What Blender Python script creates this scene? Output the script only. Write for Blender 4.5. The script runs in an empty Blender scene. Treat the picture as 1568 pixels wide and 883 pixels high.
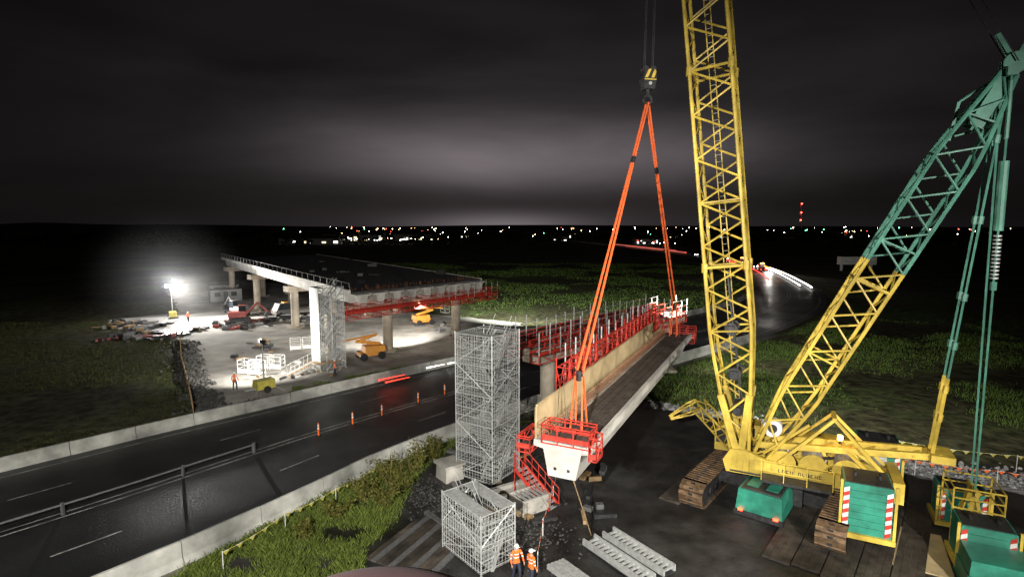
import bpy, math, random
from mathutils import Vector, Matrix, noise
random.seed(7)
V=Vector
R=random.random
def U(a,b): return a+(b-a)*random.random()
scene=bpy.context.scene
scene.view_settings.view_transform='Standard'
scene.view_settings.look='None'
scene.view_settings.exposure=0
# ------------------------------------------------------------ materials
def newmat(name):
    m=bpy.data.materials.new(name);m.use_nodes=True
    nt=m.node_tree;return m,nt,nt.nodes['Principled BSDF']
def mat(name,col,rough=.6,metal=0,scale=3.,var=.25,bump=0.,col2=None,detail=6,bscale=None,stain=0.,wet=None):
    m,nt,b=newmat(name);N=nt.nodes;L=nt.links
    tc=N.new('ShaderNodeTexCoord')
    n=N.new('ShaderNodeTexNoise');n.inputs['Scale'].default_value=scale;n.inputs['Detail'].default_value=detail;n.inputs['Roughness'].default_value=.6
    L.new(tc.outputs['Object'],n.inputs['Vector'])
    r=N.new('ShaderNodeValToRGB')
    c2=col2 if col2 else tuple(min(1,c*(1+var)) for c in col)
    c1=col if col2 else tuple(c*(1-var) for c in col)
    r.color_ramp.elements[0].color=(*c1,1);r.color_ramp.elements[1].color=(*c2,1)
    r.color_ramp.elements[0].position=.35;r.color_ramp.elements[1].position=.65
    L.new(n.outputs['Fac'],r.inputs['Fac'])
    out=r.outputs['Color']
    n2=None
    if stain>0 or wet:
        n2=N.new('ShaderNodeTexNoise');n2.inputs['Scale'].default_value=scale*.27;n2.inputs['Detail'].default_value=8
        L.new(tc.outputs['Object'],n2.inputs['Vector'])
    if stain>0:
        r2=N.new('ShaderNodeValToRGB');r2.color_ramp.elements[0].position=.42;r2.color_ramp.elements[1].position=.62
        r2.color_ramp.elements[0].color=(1-stain,)*3+(1,);r2.color_ramp.elements[1].color=(1,1,1,1)
        L.new(n2.outputs['Fac'],r2.inputs['Fac'])
        mx=N.new('ShaderNodeMixRGB');mx.blend_type='MULTIPLY';mx.inputs[0].default_value=1
        L.new(out,mx.inputs[1]);L.new(r2.outputs['Color'],mx.inputs[2]);out=mx.outputs[0]
    L.new(out,b.inputs['Base Color'])
    b.inputs['Roughness'].default_value=rough;b.inputs['Metallic'].default_value=metal
    if wet:
        mr=N.new('ShaderNodeMapRange');mr.inputs[1].default_value=.4;mr.inputs[2].default_value=.6;mr.inputs[3].default_value=wet;mr.inputs[4].default_value=rough
        L.new(n2.outputs['Fac'],mr.inputs[0]);L.new(mr.outputs[0],b.inputs['Roughness'])
    if bump>0:
        nb=N.new('ShaderNodeTexNoise');nb.inputs['Scale'].default_value=bscale or scale*6;nb.inputs['Detail'].default_value=5
        L.new(tc.outputs['Object'],nb.inputs['Vector'])
        bp=N.new('ShaderNodeBump');bp.inputs['Strength'].default_value=bump;bp.inputs['Distance'].default_value=.05
        L.new(nb.outputs['Fac'],bp.inputs['Height']);L.new(bp.outputs['Normal'],b.inputs['Normal'])
    return m
def em(name,col,s):
    m,nt,b=newmat(name)
    b.inputs['Base Color'].default_value=(*col,1)
    b.inputs['Emission Color'].default_value=(*col,1);b.inputs['Emission Strength'].default_value=s
    return m
YEL=mat('crane_yellow',(.72,.52,.08),.45,0,2,.15,stain=.45)
GRN=mat('crane_green',(.03,.25,.17),.4,0,2,.2,stain=.4)
GRNL=mat('mast_green',(.1,.3,.22),.5,0,2,.2,stain=.3)
RED=mat('scaffold_red',(.5,.04,.025),.5,0,3,.3)
GALV=mat('galvanised_steel',(.46,.47,.46),.5,.35,5,.2)
GALVD=mat('weathered_rail_steel',(.16,.16,.16),.5,.4,5,.2)
WHT=mat('white_paint',(.7,.7,.67),.5,0,4,.08)
DK=mat('dark_steel',(.035,.035,.037),.5,.3,4,.4)
RUB=mat('rubber',(.02,.02,.02),.8)
CONC=mat('concrete',(.42,.4,.36),.8,0,1.2,.15,.25,stain=.35)
CONCP=mat('pier_concrete',(.46,.4,.32),.8,0,1.2,.15,.2,stain=.3)
CONCW=mat('girder_concrete',(.62,.6,.55),.75,0,1.5,.1,.15,stain=.3)
BARR=mat('barrier_concrete',(.5,.5,.46),.8,0,.8,.25,.3,stain=.6)
PLY=mat('plywood',(.68,.52,.29),.7,0,1.3,.15,0.05,stain=.25)
PLANK=mat('deck_plank',(.07,.055,.045),.8,0,2,.4,.2)
RUST=mat('rebar_rust',(.22,.09,.04),.8,0,3,.3)
ORG=mat('sling_orange',(.75,.13,.03),.7,0,5,.15)
TRK=mat('crawler_track_steel',(.16,.1,.055),.6,.4,3,.5,.3)
ASPH=mat('asphalt',(.026,.026,.028),.55,0,.35,.35,.35,bscale=14,stain=.4,wet=.38)
PAINT=mat('road_paint',(.5,.5,.48),.6,0,3,.35,stain=.6)
GRAV=mat('pale_gravel',(.36,.34,.31),.9,0,.35,.3,1.,bscale=9,stain=.35)
PAD=mat('dark_gravel_pad',(.036,.034,.032),.75,0,.6,.6,.9,bscale=9,stain=.55,wet=.34)
ROCK=mat('crushed_rock',(.3,.3,.3),.9,0,2.5,.6,1,bscale=7)
ROCKD=mat('dark_rock',(.05,.048,.045),.8,0,2,.4)
MATT=mat('timber_mat',(.06,.048,.036),.75,0,1.5,.5,.3,stain=.6)
TIMB=mat('timber',(.3,.2,.1),.7,0,2,.3)
NET=mat('debris_netting',(.015,.016,.018),.9)
DECK=mat('bridge_deck',(.05,.05,.052),.7,0,1,.4,.3)
HIV=mat('hi_vis_orange',(.9,.16,.02),.7,0,5,.1)
HVY=mat('safety_yellow',(.5,.44,.08),.6)
ORM=mat('machine_orange',(.75,.32,.05),.45,0,3,.1)
RDM=mat('machine_faded_red',(.3,.05,.04),.5,0,3,.3)
GLASS=mat('dark_glass',(.02,.025,.03),.08)
EMW=em('lamp_white',(1,.98,.95),500)
HLW=em('headlight_white',(1,.97,.92),60)
EMR=em('lamp_red',(1,.03,.01),18)
EMA=em('lamp_amber',(1,.45,.05),40)
# ------------------------------------------------------------ mesh builder
class MB:
    def __init__(s,mats):
        s.v=[];s.f=[];s.m=[];s.mats=mats;s.o=V((0,0,0));s.ex=V((1,0,0));s.ey=V((0,1,0));s.ez=V((0,0,1))
    def frame(s,o=(0,0,0),ex=(1,0),ang=None):
        s.o=V(o)
        e=V((math.cos(ang),math.sin(ang),0)) if ang is not None else V((ex[0],ex[1],0)).normalized()
        s.ex=e;s.ey=V((-e.y,e.x,0));s.ez=V((0,0,1));return s
    def P(s,p): return s.o+s.ex*p[0]+s.ey*p[1]+s.ez*p[2]
    def add(s,vs,fs,mi=0):
        n=len(s.v);s.v+= [tuple(s.P(p)) for p in vs]
        for f in fs: s.f.append([n+i for i in f]);s.m.append(mi)
    def tube(s,p,q,r,n=4,mi=0,r2=None,cap=False):
        p=V(p);q=V(q);d=q-p
        if d.length<1e-6:return
        d.normalize();a=d.orthogonal().normalized() if abs(d.z)<.99 else V((1,0,0));
        a=(a-d*a.dot(d)).normalized();b=d.cross(a);r2=r if r2 is None else r2
        vs=[]
        for i in range(n):
            t=2*math.pi*(i+.5)/n;k=a*math.cos(t)+b*math.sin(t);vs.append(p+k*r);vs.append(q+k*r2)
        fs=[[2*i,2*((i+1)%n),2*((i+1)%n)+1,2*i+1] for i in range(n)]
        if cap: fs+=[[2*i for i in range(n)][::-1],[2*i+1 for i in range(n)]]
        s.add(vs,fs,mi)
    def box(s,x0,x1,y0,y1,z0,z1,mi=0,tx=0,ty=0):
        vs=[(x0,y0,z0),(x1,y0,z0),(x1,y1,z0),(x0,y1,z0),(x0+tx,y0+ty,z1),(x1-tx,y0+ty,z1),(x1-tx,y1-ty,z1),(x0+tx,y1-ty,z1)]
        s.add(vs,[[3,2,1,0],[4,5,6,7],[0,1,5,4],[1,2,6,5],[2,3,7,6],[3,0,4,7]],mi)
    def beam(s,p,q,w,h,mi=0,up=(0,0,1)):
        p=V(p);q=V(q);d=(q-p).normalized();u=V(up);a=d.cross(u)
        if a.length<1e-3:a=d.cross(V((1,0,0)))
        a.normalize();u=a.cross(d)
        vs=[]
        for c in (p,q):
            for i,j in ((-1,-1),(1,-1),(1,1),(-1,1)): vs.append(c+a*(i*w/2)+u*(j*h/2))
        s.add(vs,[[3,2,1,0],[4,5,6,7],[0,1,5,4],[1,2,6,5],[2,3,7,6],[3,0,4,7]],mi)
    def poly(s,pts,z=0,mi=0):
        s.add([(p[0],p[1],z if len(p)<3 else p[2]) for p in pts],[list(range(len(pts)))],mi)
    def extr(s,prof,y0,y1,mi=0,ax='xz'):
        n=len(prof)
        vs=[(a,y0,b) for a,b in prof]+[(a,y1,b) for a,b in prof]
        s.add(vs,[list(range(n)),list(range(n,2*n))[::-1]]+[[i,i+n,(i+1)%n+n,(i+1)%n] for i in range(n)],mi)
    def build(s,name,parent=None,smooth=False):
        me=bpy.data.meshes.new(name);me.from_pydata(s.v,[],s.f)
        for m in s.mats: me.materials.append(m)
        me.polygons.foreach_set('material_index',s.m)
        if smooth: me.polygons.foreach_set('use_smooth',[True]*len(s.f))
        me.update()
        ob=bpy.data.objects.new(name,me);scene.collection.objects.link(ob)
        if parent: ob.parent=parent
        return ob
def empty(name):
    o=bpy.data.objects.new(name,None);scene.collection.objects.link(o);return o
# ------------------------------------------------------------ world
w=bpy.data.worlds.new('World');scene.world=w;w.use_nodes=True
nt=w.node_tree;N=nt.nodes;L=nt.links;bg=N['Background'];out=N['World Output']
sky=N.new('ShaderNodeTexSky');sky.sky_type='NISHITA';sky.sun_disc=False;sky.sun_elevation=math.radians(-6);sky.sun_rotation=math.radians(0)
L.new(sky.outputs[0],bg.inputs[0]);bg.inputs[1].default_value=.02
tc=N.new('ShaderNodeTexCoord');sp=N.new('ShaderNodeSeparateXYZ');L.new(tc.outputs['Generated'],sp.inputs[0])
def M(op,a,b=None,c=None):
    n=N.new('ShaderNodeMath');n.operation=op
    for i,x in enumerate((a,b,c)):
        if x is None: continue
        if isinstance(x,(int,float)): n.inputs[i].default_value=x
        else: L.new(x,n.inputs[i])
    return n.outputs[0]
def gauss(a,sa,b,sb):
    x=M('DIVIDE',M('SUBTRACT',sp.outputs[0],a),sa);z=M('DIVIDE',M('SUBTRACT',sp.outputs[2],b),sb)
    return M('EXPONENT',M('MULTIPLY',M('ADD',M('MULTIPLY',x,x),M('MULTIPLY',z,z)),-1))
front=M('GREATER_THAN',sp.outputs[1],0)
mp=N.new('ShaderNodeMapping');mp.inputs['Scale'].default_value=(1.1,1.1,5.0);mp.inputs['Rotation'].default_value=(0,math.radians(7),0);L.new(tc.outputs['Generated'],mp.inputs[0])
nz=N.new('ShaderNodeTexNoise');nz.inputs['Scale'].default_value=1.6;nz.inputs['Detail'].default_value=5;nz.inputs['Roughness'].default_value=.5;nz.inputs['Distortion'].default_value=.4;L.new(mp.outputs[0],nz.inputs[0])
cl=M('MULTIPLY_ADD',nz.outputs[0],2.1,-.28);cl=M('MAXIMUM',cl,.2)
g1=M('MULTIPLY',gauss(-.02,.26,.125,.052),.115)
g1b=M('MULTIPLY',gauss(.2,.25,.11,.05),.035)
g2=M('MULTIPLY',gauss(.05,.5,.17,.17),.024)
g3=M('MULTIPLY',gauss(-.02,.13,.0,.02),.12)
g4=M('MULTIPLY',gauss(.0,.45,.0,.03),.02)
gl=M('ADD',M('MULTIPLY',M('ADD',M('ADD',g1,g1b),g2),cl),M('ADD',g3,g4))
gl=M('MULTIPLY',gl,front);gl=M('ADD',gl,M('MULTIPLY',cl,.003));gl=M('ADD',gl,.001)
cm=N.new('ShaderNodeMixRGB');cm.blend_type='MULTIPLY';cm.inputs[0].default_value=1;cm.inputs[2].default_value=(1.1,.95,1.0,1)
L.new(gl,cm.inputs[1])
bg2=N.new('ShaderNodeBackground');L.new(cm.outputs[0],bg2.inputs[0]);bg2.inputs[1].default_value=1
ad=N.new('ShaderNodeAddShader');L.new(bg.outputs[0],ad.inputs[0]);L.new(bg2.outputs[0],ad.inputs[1]);L.new(ad.outputs[0],out.inputs[0])
# ------------------------------------------------------------ camera
cd=bpy.data.cameras.new('camera');cam=bpy.data.objects.new('camera',cd);scene.collection.objects.link(cam)
cam.location=(0,0,16);cam.rotation_euler=(math.radians(90-6.4),0,0);cd.sensor_width=36;cd.lens=36*855/1568;cd.clip_end=20000;cd.clip_start=.1;scene.camera=cam
# ------------------------------------------------------------ ground
def ground_mat():
    m,nt,b=newmat('field_ground');N=nt.nodes;L=nt.links
    tc=N.new('ShaderNodeTexCoord')
    def nn(sc,d,r=.6):
        n=N.new('ShaderNodeTexNoise');n.inputs['Scale'].default_value=sc;n.inputs['Detail'].default_value=d;n.inputs['Roughness'].default_value=r;L.new(tc.outputs['Object'],n.inputs[0]);return n
    a=nn(.045,8,.65);c=nn(.9,6)
    r=N.new('ShaderNodeValToRGB');e=r.color_ramp.elements
    e[0].position=.36;e[0].color=(.03,.03,.014,1);e[1].position=.64;e[1].color=(.08,.12,.035,1)
    x=e.new(.5);x.color=(.07,.065,.035,1);L.new(a.outputs[0],r.inputs[0])
    r2=N.new('ShaderNodeValToRGB');r2.color_ramp.elements[0].position=.35;r2.color_ramp.elements[0].color=(.3,.3,.3,1);r2.color_ramp.elements[1].position=.65;r2.color_ramp.elements[1].color=(1.4,1.4,1.4,1)
    L.new(c.outputs[0],r2.inputs[0])
    mx=N.new('ShaderNodeMixRGB');mx.blend_type='MULTIPLY';mx.inputs[0].default_value=1;L.new(r.outputs[0],mx.inputs[1]);L.new(r2.outputs[0],mx.inputs[2]);L.new(mx.outputs[0],b.inputs['Base Color'])
    b.inputs['Roughness'].default_value=.95;b.inputs['Specular IOR Level'].default_value=.1
    bp=N.new('ShaderNodeBump');bp.inputs['Strength'].default_value=1;bp.inputs['Distance'].default_value=.3;L.new(c.outputs[0],bp.inputs['Height']);L.new(bp.outputs[0],b.inputs['Normal'])
    return m
GM=ground_mat()
g=MB([GM]);g.poly([(-6000,-400),(6000,-400),(6000,9000),(-6000,9000)],0);g.build('ground')
site=[(-26.3,46.8),(-30.6,53),(-38,64),(-46,77.6),(-52,78.5),(-64,88),(-69,94),(-62,103),(-72,118),(-95,150),(-80,165),(-58,150),(-32,118),(-18,102),(-10,98),(1,92),(3,84),(-3,74),(-8.6,65.5),(-15,59.6),(-21.5,53.2)]
def rough_edge(pts,step=1.2,amp=.45):
    o=[]
    for i in range(len(pts)):
        a=V(pts[i]);c=V(pts[(i+1)%len(pts)]);n=max(1,int((c-a).length/step))
        for k in range(n):
            p=a.lerp(c,k/n);o.append((p.x+amp*noise.noise(V((p.x*.7,p.y*.7,.3)))*2,p.y+amp*noise.noise(V((p.x*.7,p.y*.7,9.3)))*2))
    return o
def sheet(name,pts,z,m):
    b=MB([m]);b.poly(pts,z);return b.build(name)
sheet('worksite_gravel',rough_edge(site),.01,GRAV)
sheet('concrete_slab_path',[(-18,66),(-13.5,71),(-8.5,78),(-6,84),(-3.5,84),(-4.5,76),(-8,70),(-14,64)],.02,CONC)
sheet('crane_pad_gravel',rough_edge([(-15.4,22),(-13,27),(-10,31),(-7.2,35.2),(-3.4,40),(4,46.5),(9,50),(13,48.5),(20,44.5),(28,37),(45,32),(60,20),(60,-10),(-15,-10)],1,.3),.01,PAD)
sheet('rock_edge_path',rough_edge([(24,38.5),(29,35.2),(45,29.5),(60,24),(60,21.5),(44,26.8),(28,32.8),(23,36.5)],.6,.3),.022,ROCK)
sheet('rock_edge_path',rough_edge([(9,50.5),(14,48.8),(21,44.8),(20.5,43.6),(13.5,47.4),(8.2,49.2)],.6,.3),.022,ROCK)
# ------------------------------------------------------------ road
C=[(-80,-36,22),(-60,-11,22),(-40,12,21),(-25,29.5,20),(-19.5,36.5,19),(-14,43.3,17.4),(-1.5,56.6,17),(14,71,17),(33,88,17),(52,109,16),(66,132,15),(76,158,14),(86,190,13),(94,222,12),(100,255,12),(101,290,11),(97,350,11),(84,450,11),(68,560,11),(40,800,11)]
def cr(p,n=8):
    o=[]
    for i in range(len(p)-1):
        a=p[max(i-1,0)];b=p[i];c=p[i+1];d=p[min(i+2,len(p)-1)]
        for k in range(n):
            t=k/n;o.append(tuple(.5*((2*b[j])+(-a[j]+c[j])*t+(2*a[j]-5*b[j]+4*c[j]-d[j])*t*t+(-a[j]+3*b[j]-3*c[j]+d[j])*t**3) for j in range(len(b))))
    o.append(p[-1]);return o
RC=cr(C)
def off(k,frac=None,d=0):
    a=V(RC[max(k-1,0)][:2]);b=V(RC[min(k+1,len(RC)-1)][:2]);t=(b-a).normalized();n=V((-t.y,t.x))
    c=V(RC[k][:2]);return c+n*((frac or 0)*RC[k][2]/2+d)
def strip(b,f0,f1,d0,d1,z,k0,k1,mi=0):
    vs=[]
    for k in range(k0,k1+1):
        p=off(k,f0,d0);q=off(k,f1,d1);vs+=[(p.x,p.y,z),(q.x,q.y,z)]
    b.add(vs,[[2*i,2*i+1,2*i+3,2*i+2] for i in range(k1-k0)],mi)
nR=len(RC)-1
b=MB([ASPH]);strip(b,-1,1,0,0,.03,0,nR);road=b.build('road')
b=MB([PAINT])
strip(b,1,1,-1.3,-1.18,.036,0,nR);strip(b,-1,-1,1.3,1.42,.036,0,nR)
strip(b,0,0,-.35,-.22,.036,0,nR);strip(b,0,0,.22,.35,.036,0,nR)
def dashes(fr,length=3,gap=9):
    pts=[off(k,fr) for k in range(nR+1)]
    on=True;rem=length
    for i in range(nR):
        a,c=pts[i],pts[i+1];L_=(c-a).length;t=0
        if a.y>260: break
        dr=(c-a)/L_;nn_=V((-dr.y,dr.x))*.06
        while t<L_:
            s=min(rem,L_-t)
            if on:
                p=a+dr*t;q=a+dr*(t+s)
                b.add([(p.x-nn_.x,p.y-nn_.y,.036),(q.x-nn_.x,q.y-nn_.y,.036),(q.x+nn_.x,q.y+nn_.y,.036),(p.x+nn_.x,p.y+nn_.y,.036)],[[0,1,2,3]])
            t+=s;rem-=s
            if rem<=1e-6: on=not on;rem=length if on else gap
dashes(.45);dashes(-.45)
b.build('road_markings')
VG=mat('verge_dirt',(.12,.115,.09),.9,0,.8,.5,.8,stain=.5)
b=MB([VG]);strip(b,1,1,0,2.0,.018,0,80);b.build('road_shoulder')
b=MB([VG]);strip(b,-1,-1,-1.2,0,.018,0,64);b.build('road_shoulder')
def barrier(name,frac,d,k0,k1,h,seg=4.):
    b=MB([BARR]);pts=[off(k,frac,d) for k in range(k0,k1+1)]
    res=[pts[0]];acc=0
    for i in range(len(pts)-1):
        a,c=pts[i],pts[i+1];l=(c-a).length;t=seg-acc
        while t<=l: res.append(a+(c-a)*(t/l));t+=seg
        acc=(l-(t-seg))
    for i in range(len(res)-1):
        a,c=res[i],res[i+1];dr=(c-a);l=dr.length
        b.frame((a.x,a.y,0),(dr.x,dr.y))
        hh=h+U(-.015,.015);j=U(-.02,.02)
        prof=[(-.3,.02),(.3,.02),(.27,.16),(.13,.36),(.1,hh-.02),(.07,hh),(-.07,hh),(-.1,hh-.02),(-.13,.36),(-.27,.16)]
        n=len(prof);vs=[(.025,p[0]+j,p[1]) for p in prof]+[(l-.025,p[0]+j,p[1]) for p in prof]
        b.add(vs,[list(range(n))[::-1],list(range(n,2*n))]+[[q,(q+1)%n,(q+1)%n+n,q+n] for q in range(n)])
    b.build(name)
barrier('concrete_barrier',1,.1,8,78,.95)
barrier('concrete_barrier',-1,-.1,8,62,1.15)
b=MB([GALVD])
ks=list(range(19,35));pts=[off(k,0) for k in ks]
for i in range(len(pts)-1):
    p,q=pts[i],pts[i+1];b.beam((p.x,p.y,.62),(q.x,q.y,.62),.05,.11)
    if i%5==0: b.box(p.x-.07,p.x+.07,p.y-.07,p.y+.07,.03,.75)
p=pts[-1];b.box(p.x-.1,p.x+.1,p.y-.1,p.y+.1,.03,.75)
b.build('median_guard_rail')
for (x,y) in [(-14.8,41.2),(-12.9,43.7),(-11.0,45.7),(-8.5,49.1),(-6.4,51.6)]:
    b=MB([HIV,WHT,RUB]);b.frame((x,y,.03))
    b.box(-.2,.2,-.2,.2,0,.07,2,.03,.03);b.tube((0,0,.07),(0,0,1.05),.07,8,0,.045,True);b.tube((0,0,.55),(0,0,.7),.072,8,1,.068);b.tube((0,0,.8),(0,0,.92),.066,8,1,.062)
    b.build('traffic_delineator_post')
# ------------------------------------------------------------ scaffolding towers
def scaff(b,o,e,lx,ly,h,lift=2.,g=0,mesh=True,stairs=True,bays=2,mr=.012):
    b.frame(o,e);r=.034
    xs=[lx*i/bays for i in range(bays+1)]
    for x in xs:
        for y in (0,ly): b.tube((x,y,0),(x,y,h+.1),r*1.2,5,g);b.box(x-.12,x+.12,y-.12,y+.12,0,.03,g)
    nl=int(round(h/lift))
    for i in range(nl+1):
        z=i*lift if i else .25
        z=min(z,h)
        for dz in ((0,.5,1.0) if i<nl else (0,)):
            for y in (0,ly): b.tube((0,y,z+dz),(lx,y,z+dz),r*.9,4,g)
            for x in (0,lx): b.tube((x,0,z+dz),(x,ly,z+dz),r*.9,4,g)
        if i<nl:
            z1=min((i+1)*lift,h)
            for y in (0,ly):
                for k in range(bays):
                    a,c=(xs[k],xs[k+1]) if (i+k)%2 else (xs[k+1],xs[k]);b.tube((a,y,z),(c,y,z1),r,4,g)
            for x in (0,lx): b.tube((x,0 if i%2 else ly,z),(x,ly if i%2 else 0,z1),r,4,g)
        if stairs and i>0:
            b.box(0,.7,.05,ly-.05,z-.04,z+.01,g);b.box(lx-.7,lx,.05,ly-.05,z-.04,z+.01,g)
    if stairs:
        for i in range(nl):
            z0=i*lift;z1=(i+1)*lift;y0,y1=(.1,ly/2-.05) if i%2==0 else (ly/2+.05,ly-.1)
            xa,xb=(.7,lx-.7) if i%2==0 else (lx-.7,.7)
            for y in (y0,y1):
                b.beam((xa,y,z0),(xb,y,z1),.05,.2,g)
                b.tube((xa,y,z0+1),(xb,y,z1+1),r*.7,4,g);b.tube((xa,y,z0+.5),(xb,y,z1+.5),r*.6,4,g)
            for k in range(9):
                t=(k+.5)/9;x=xa+(xb-xa)*t;z=z0+(z1-z0)*t;b.box(x-.12,x+.12,y0,y1,z,z+.03,g)
    if mesh:
        s=.2
        n=int(lx/s)
        for y in (-.03,ly+.03):
            for k in range(n+1): b.tube((k*lx/n,y,.2),(k*lx/n,y,h),mr,3,g)
            for k in range(int(h/s)): b.tube((0,y,.2+k*s),(lx,y,.2+k*s),mr*.8,3,g)
        n=int(ly/s)
        for x in (-.03,lx+.03):
            for k in range(n+1): b.tube((x,k*ly/n,.2),(x,k*ly/n,h),mr,3,g)
            for k in range(int(h/s)): b.tube((x,0,.2+k*s),(x,ly,.2+k*s),mr*.8,3,g)
b=MB([GALV]);scaff(b,(-1.2,32.6,.05),(.55,.83),3.0,2.8,9.35,1.87,bays=1);b.build('scaffold_stair_tower')
b=MB([GALV]);scaff(b,(-1.4,23.8,.05),(.77,.64),2.0,3.2,2.9,1.45,bays=1);b.build('scaffold_stair_tower')
b=MB([GALV,WHT]);scaff(b,(-21.0,60.0,.05),(.75,.66),2.9,2.2,9.2,1.84,bays=2)
b.box(-.06,.0,.0,2.2,0,9.2,1);b.box(-.06,.9,2.22,2.28,0,9.2,1)
b.build('scaffold_stair_tower')
b=MB([GALV,TIMB]);b.frame((-23.4,57.6,0),(.8,.6))
for i in range(6): b.box(i*.45,i*.45+.42,0,1.4,i*.17,i*.17+.06,1)
for y in (0,1.4):
    b.beam((0,y,.1),(2.7,y,1.1),.06,.2)
    for i in range(7): b.tube((i*.45,y,i*.17),(i*.45,y,i*.17+1.1),.025,4)
    b.tube((0,y,1.1),(2.7,y,2.1),.025,4)
b.box(2.7,5.2,0,1.4,1.0,1.1,1)
for x in (2.7,3.9,5.2):
    for y in (0,1.4): b.tube((x,y,0),(x,y,2.1),.03,4)
for z in (1.6,2.1): b.tube((2.7,0,z),(5.2,0,z),.025,4)
b.build('access_steps')
# ------------------------------------------------------------ bridge (far spans)
br=empty('road_bridge')
a0=V((-18.5,65));a1=V((-3.9,82.2));ed=V((-.617,.787))
f0=a0+ed*73;f1=a1+ed*73
def ln(z0,z1,t): return z0+(z1-z0)*t
cross=(a1-a0);cw=cross.length;cu=cross/cw
b=MB([DECK,CONCW,WHT]);
zt0,zt1=8.1,8.9
def slab(b,p0,p1,q1,q0,zn,zf,th,mi):
    vs=[(p0.x,p0.y,zn),(p1.x,p1.y,zn),(q1.x,q1.y,zf),(q0.x,q0.y,zf)];vs+=[(x,y,z-th) for x,y,z in vs]
    b.add(vs,[[0,1,2,3],[7,6,5,4],[0,4,5,1],[1,5,6,2],[2,6,7,3],[3,7,4,0]],mi)
slab(b,a0+ed*1.2,a1+ed*1.2,f1,f0,zt0,zt1,.22,0)
b.build('deck',br)
b=MB([CONCW])
ng=9
for i in range(ng):
    c0=a0+cu*(cw*(i+.5)/ng);
    prof=[(-1.1,0),(1.1,0),(1.1,-.14),(.62,-.2),(.42,-1.35),(-.42,-1.35),(-.62,-.2),(-1.1,-.14)]
    m_=len(prof);vs=[]
    for d,z in ((0,zt0-.23),(73,zt1-.23)):
        for x,zz in prof:
            p=c0+ed*d+cu*x;vs.append((p.x,p.y,z+zz))
    b.add(vs,[list(range(m_)),list(range(m_,2*m_))[::-1]]+[[k,k+m_,(k+1)%m_+m_,(k+1)%m_] for k in range(m_)])
b.build('girders',br)
b=MB([CONCW,GALV])
for base,sg in ((a0,-1),(a1,1)):
    p=base+ed*1.2+cu*sg*.1;q=base+ed*73+cu*sg*.1
    if sg<0: b.beam((p.x,p.y,zt0+.05),(q.x,q.y,zt1+.05),.3,.5,0)
    else: b.beam((p.x,p.y,zt0-.05),(q.x,q.y,zt1-.05),.2,.3,0)
    if sg<0:
        for k in range(30):
            t=k/29;r_=p+(q-p)*t;z=ln(zt0,zt1,t);b.tube((r_.x,r_.y,z+.3),(r_.x,r_.y,z+1.1),.025,4,1)
        b.tube((p.x,p.y,zt0+1.1),(q.x,q.y,zt1+1.1),.025,4,1)
b.build('parapets',br)
b=MB([NET,GALV,RUST,DK])
for k in range(150):
    p=a0+cu*U(0,cw)+ed*U(.2,4);b.tube((p.x,p.y,zt0),(p.x,p.y,zt0+U(.25,.5)),.02,3,2)
for k in range(26):
    p=a0+cu*U(1,cw)+ed*U(3,70);b.frame((p.x,p.y,8.2),ang=U(0,3));b.box(-U(.3,1.5),U(.3,1.5),-.4,.4,0,U(.2,.8),3)
b.frame()
b.build('deck_materials',br)
def pier(b,x,y,z,r=.65):
    b.frame((x,y,0));b.tube((0,0,0),(0,0,z),r,24,0);b.box(-1.1,1.1,-1.1,1.1,0,.25,0);b.frame()
def crosshead(b,p,q,z0,z1,wd,mi=0):
    b.beam((p.x,p.y,(z0+z1)/2),(q.x,q.y,(z0+z1)/2),wd,z1-z0,mi)
b=MB([CONCP])
for x,y in ((-21,64.8),(-15.2,69.6),(-7.4,79)): pier(b,x+ed.x*1.2,y+ed.y*1.2,5.6)
p=a0+ed*1.6;q=a1+ed*1.6;crosshead(b,p-cu*.5,q+cu*.3,5.5,6.45,1.6)
for d in (27,50,71):
    p=a0+ed*d;q=a1+ed*d;z=6.4+d/73*.7;crosshead(b,p,q,z-.9,z,1.6)
    for t in (.06,.36,.66,.94): r_=p+(q-p)*t;pier(b,r_.x,r_.y,z-.8,.6)
b.build('piers',br,False)
def red_platform(b,p,q,z,wd,side,h=1.1,truss=1.1,post=1.8):
    d=(q-p);l=d.length;b.frame((p.x,p.y,0),(d.x,d.y))
    s=side;n=int(l/post)
    b.box(0,l,min(0,s*wd),max(0,s*wd),z-.05,z,2)
    for i in range(n+1):
        x=l*i/n
        for y in (0,s*wd):
            b.tube((x,y,z-truss),(x,y,z+h),.045,4,0)
        b.tube((x,0,z-truss),(x,s*wd,z-truss),.035,4,0);b.tube((x,0,z-.08),(x,s*wd,z-.08),.04,4,0)
        if i<n:
            x2=l*(i+1)/n
            for y in (0,s*wd):
                b.tube((x,y,z-truss) if i%2 else (x,y,z),(x2,y,z) if i%2 else (x2,y,z-truss),.035,4,0)
            b.tube((x,0,z-.1),(x2,s*wd,z-.1),.03,4,0)
    for y in (0,s*wd):
        for dz in (-truss,-.06,.5,h): b.tube((0,y,z+dz),(l,y,z+dz),.042,4,0)
        b.box(0,l,y-.015,y+.015,z+.01,z+.2,0)
    b.frame()
b=MB([RED,GALV,PLANK])
p=a0-cu*1.5-ed*.9;q=a1+cu*1.8-ed*.9
red_platform(b,p,q,5.9,1.4,1,1.0,.7)
for k in range(22):
    r_=p+(q-p)*(k/21);
    if k>12:b.tube((r_.x,r_.y,6),(r_.x,r_.y,8+U(-.3,.3)),.03,4,1)
b.build('hanging_scaffold',br)
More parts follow.
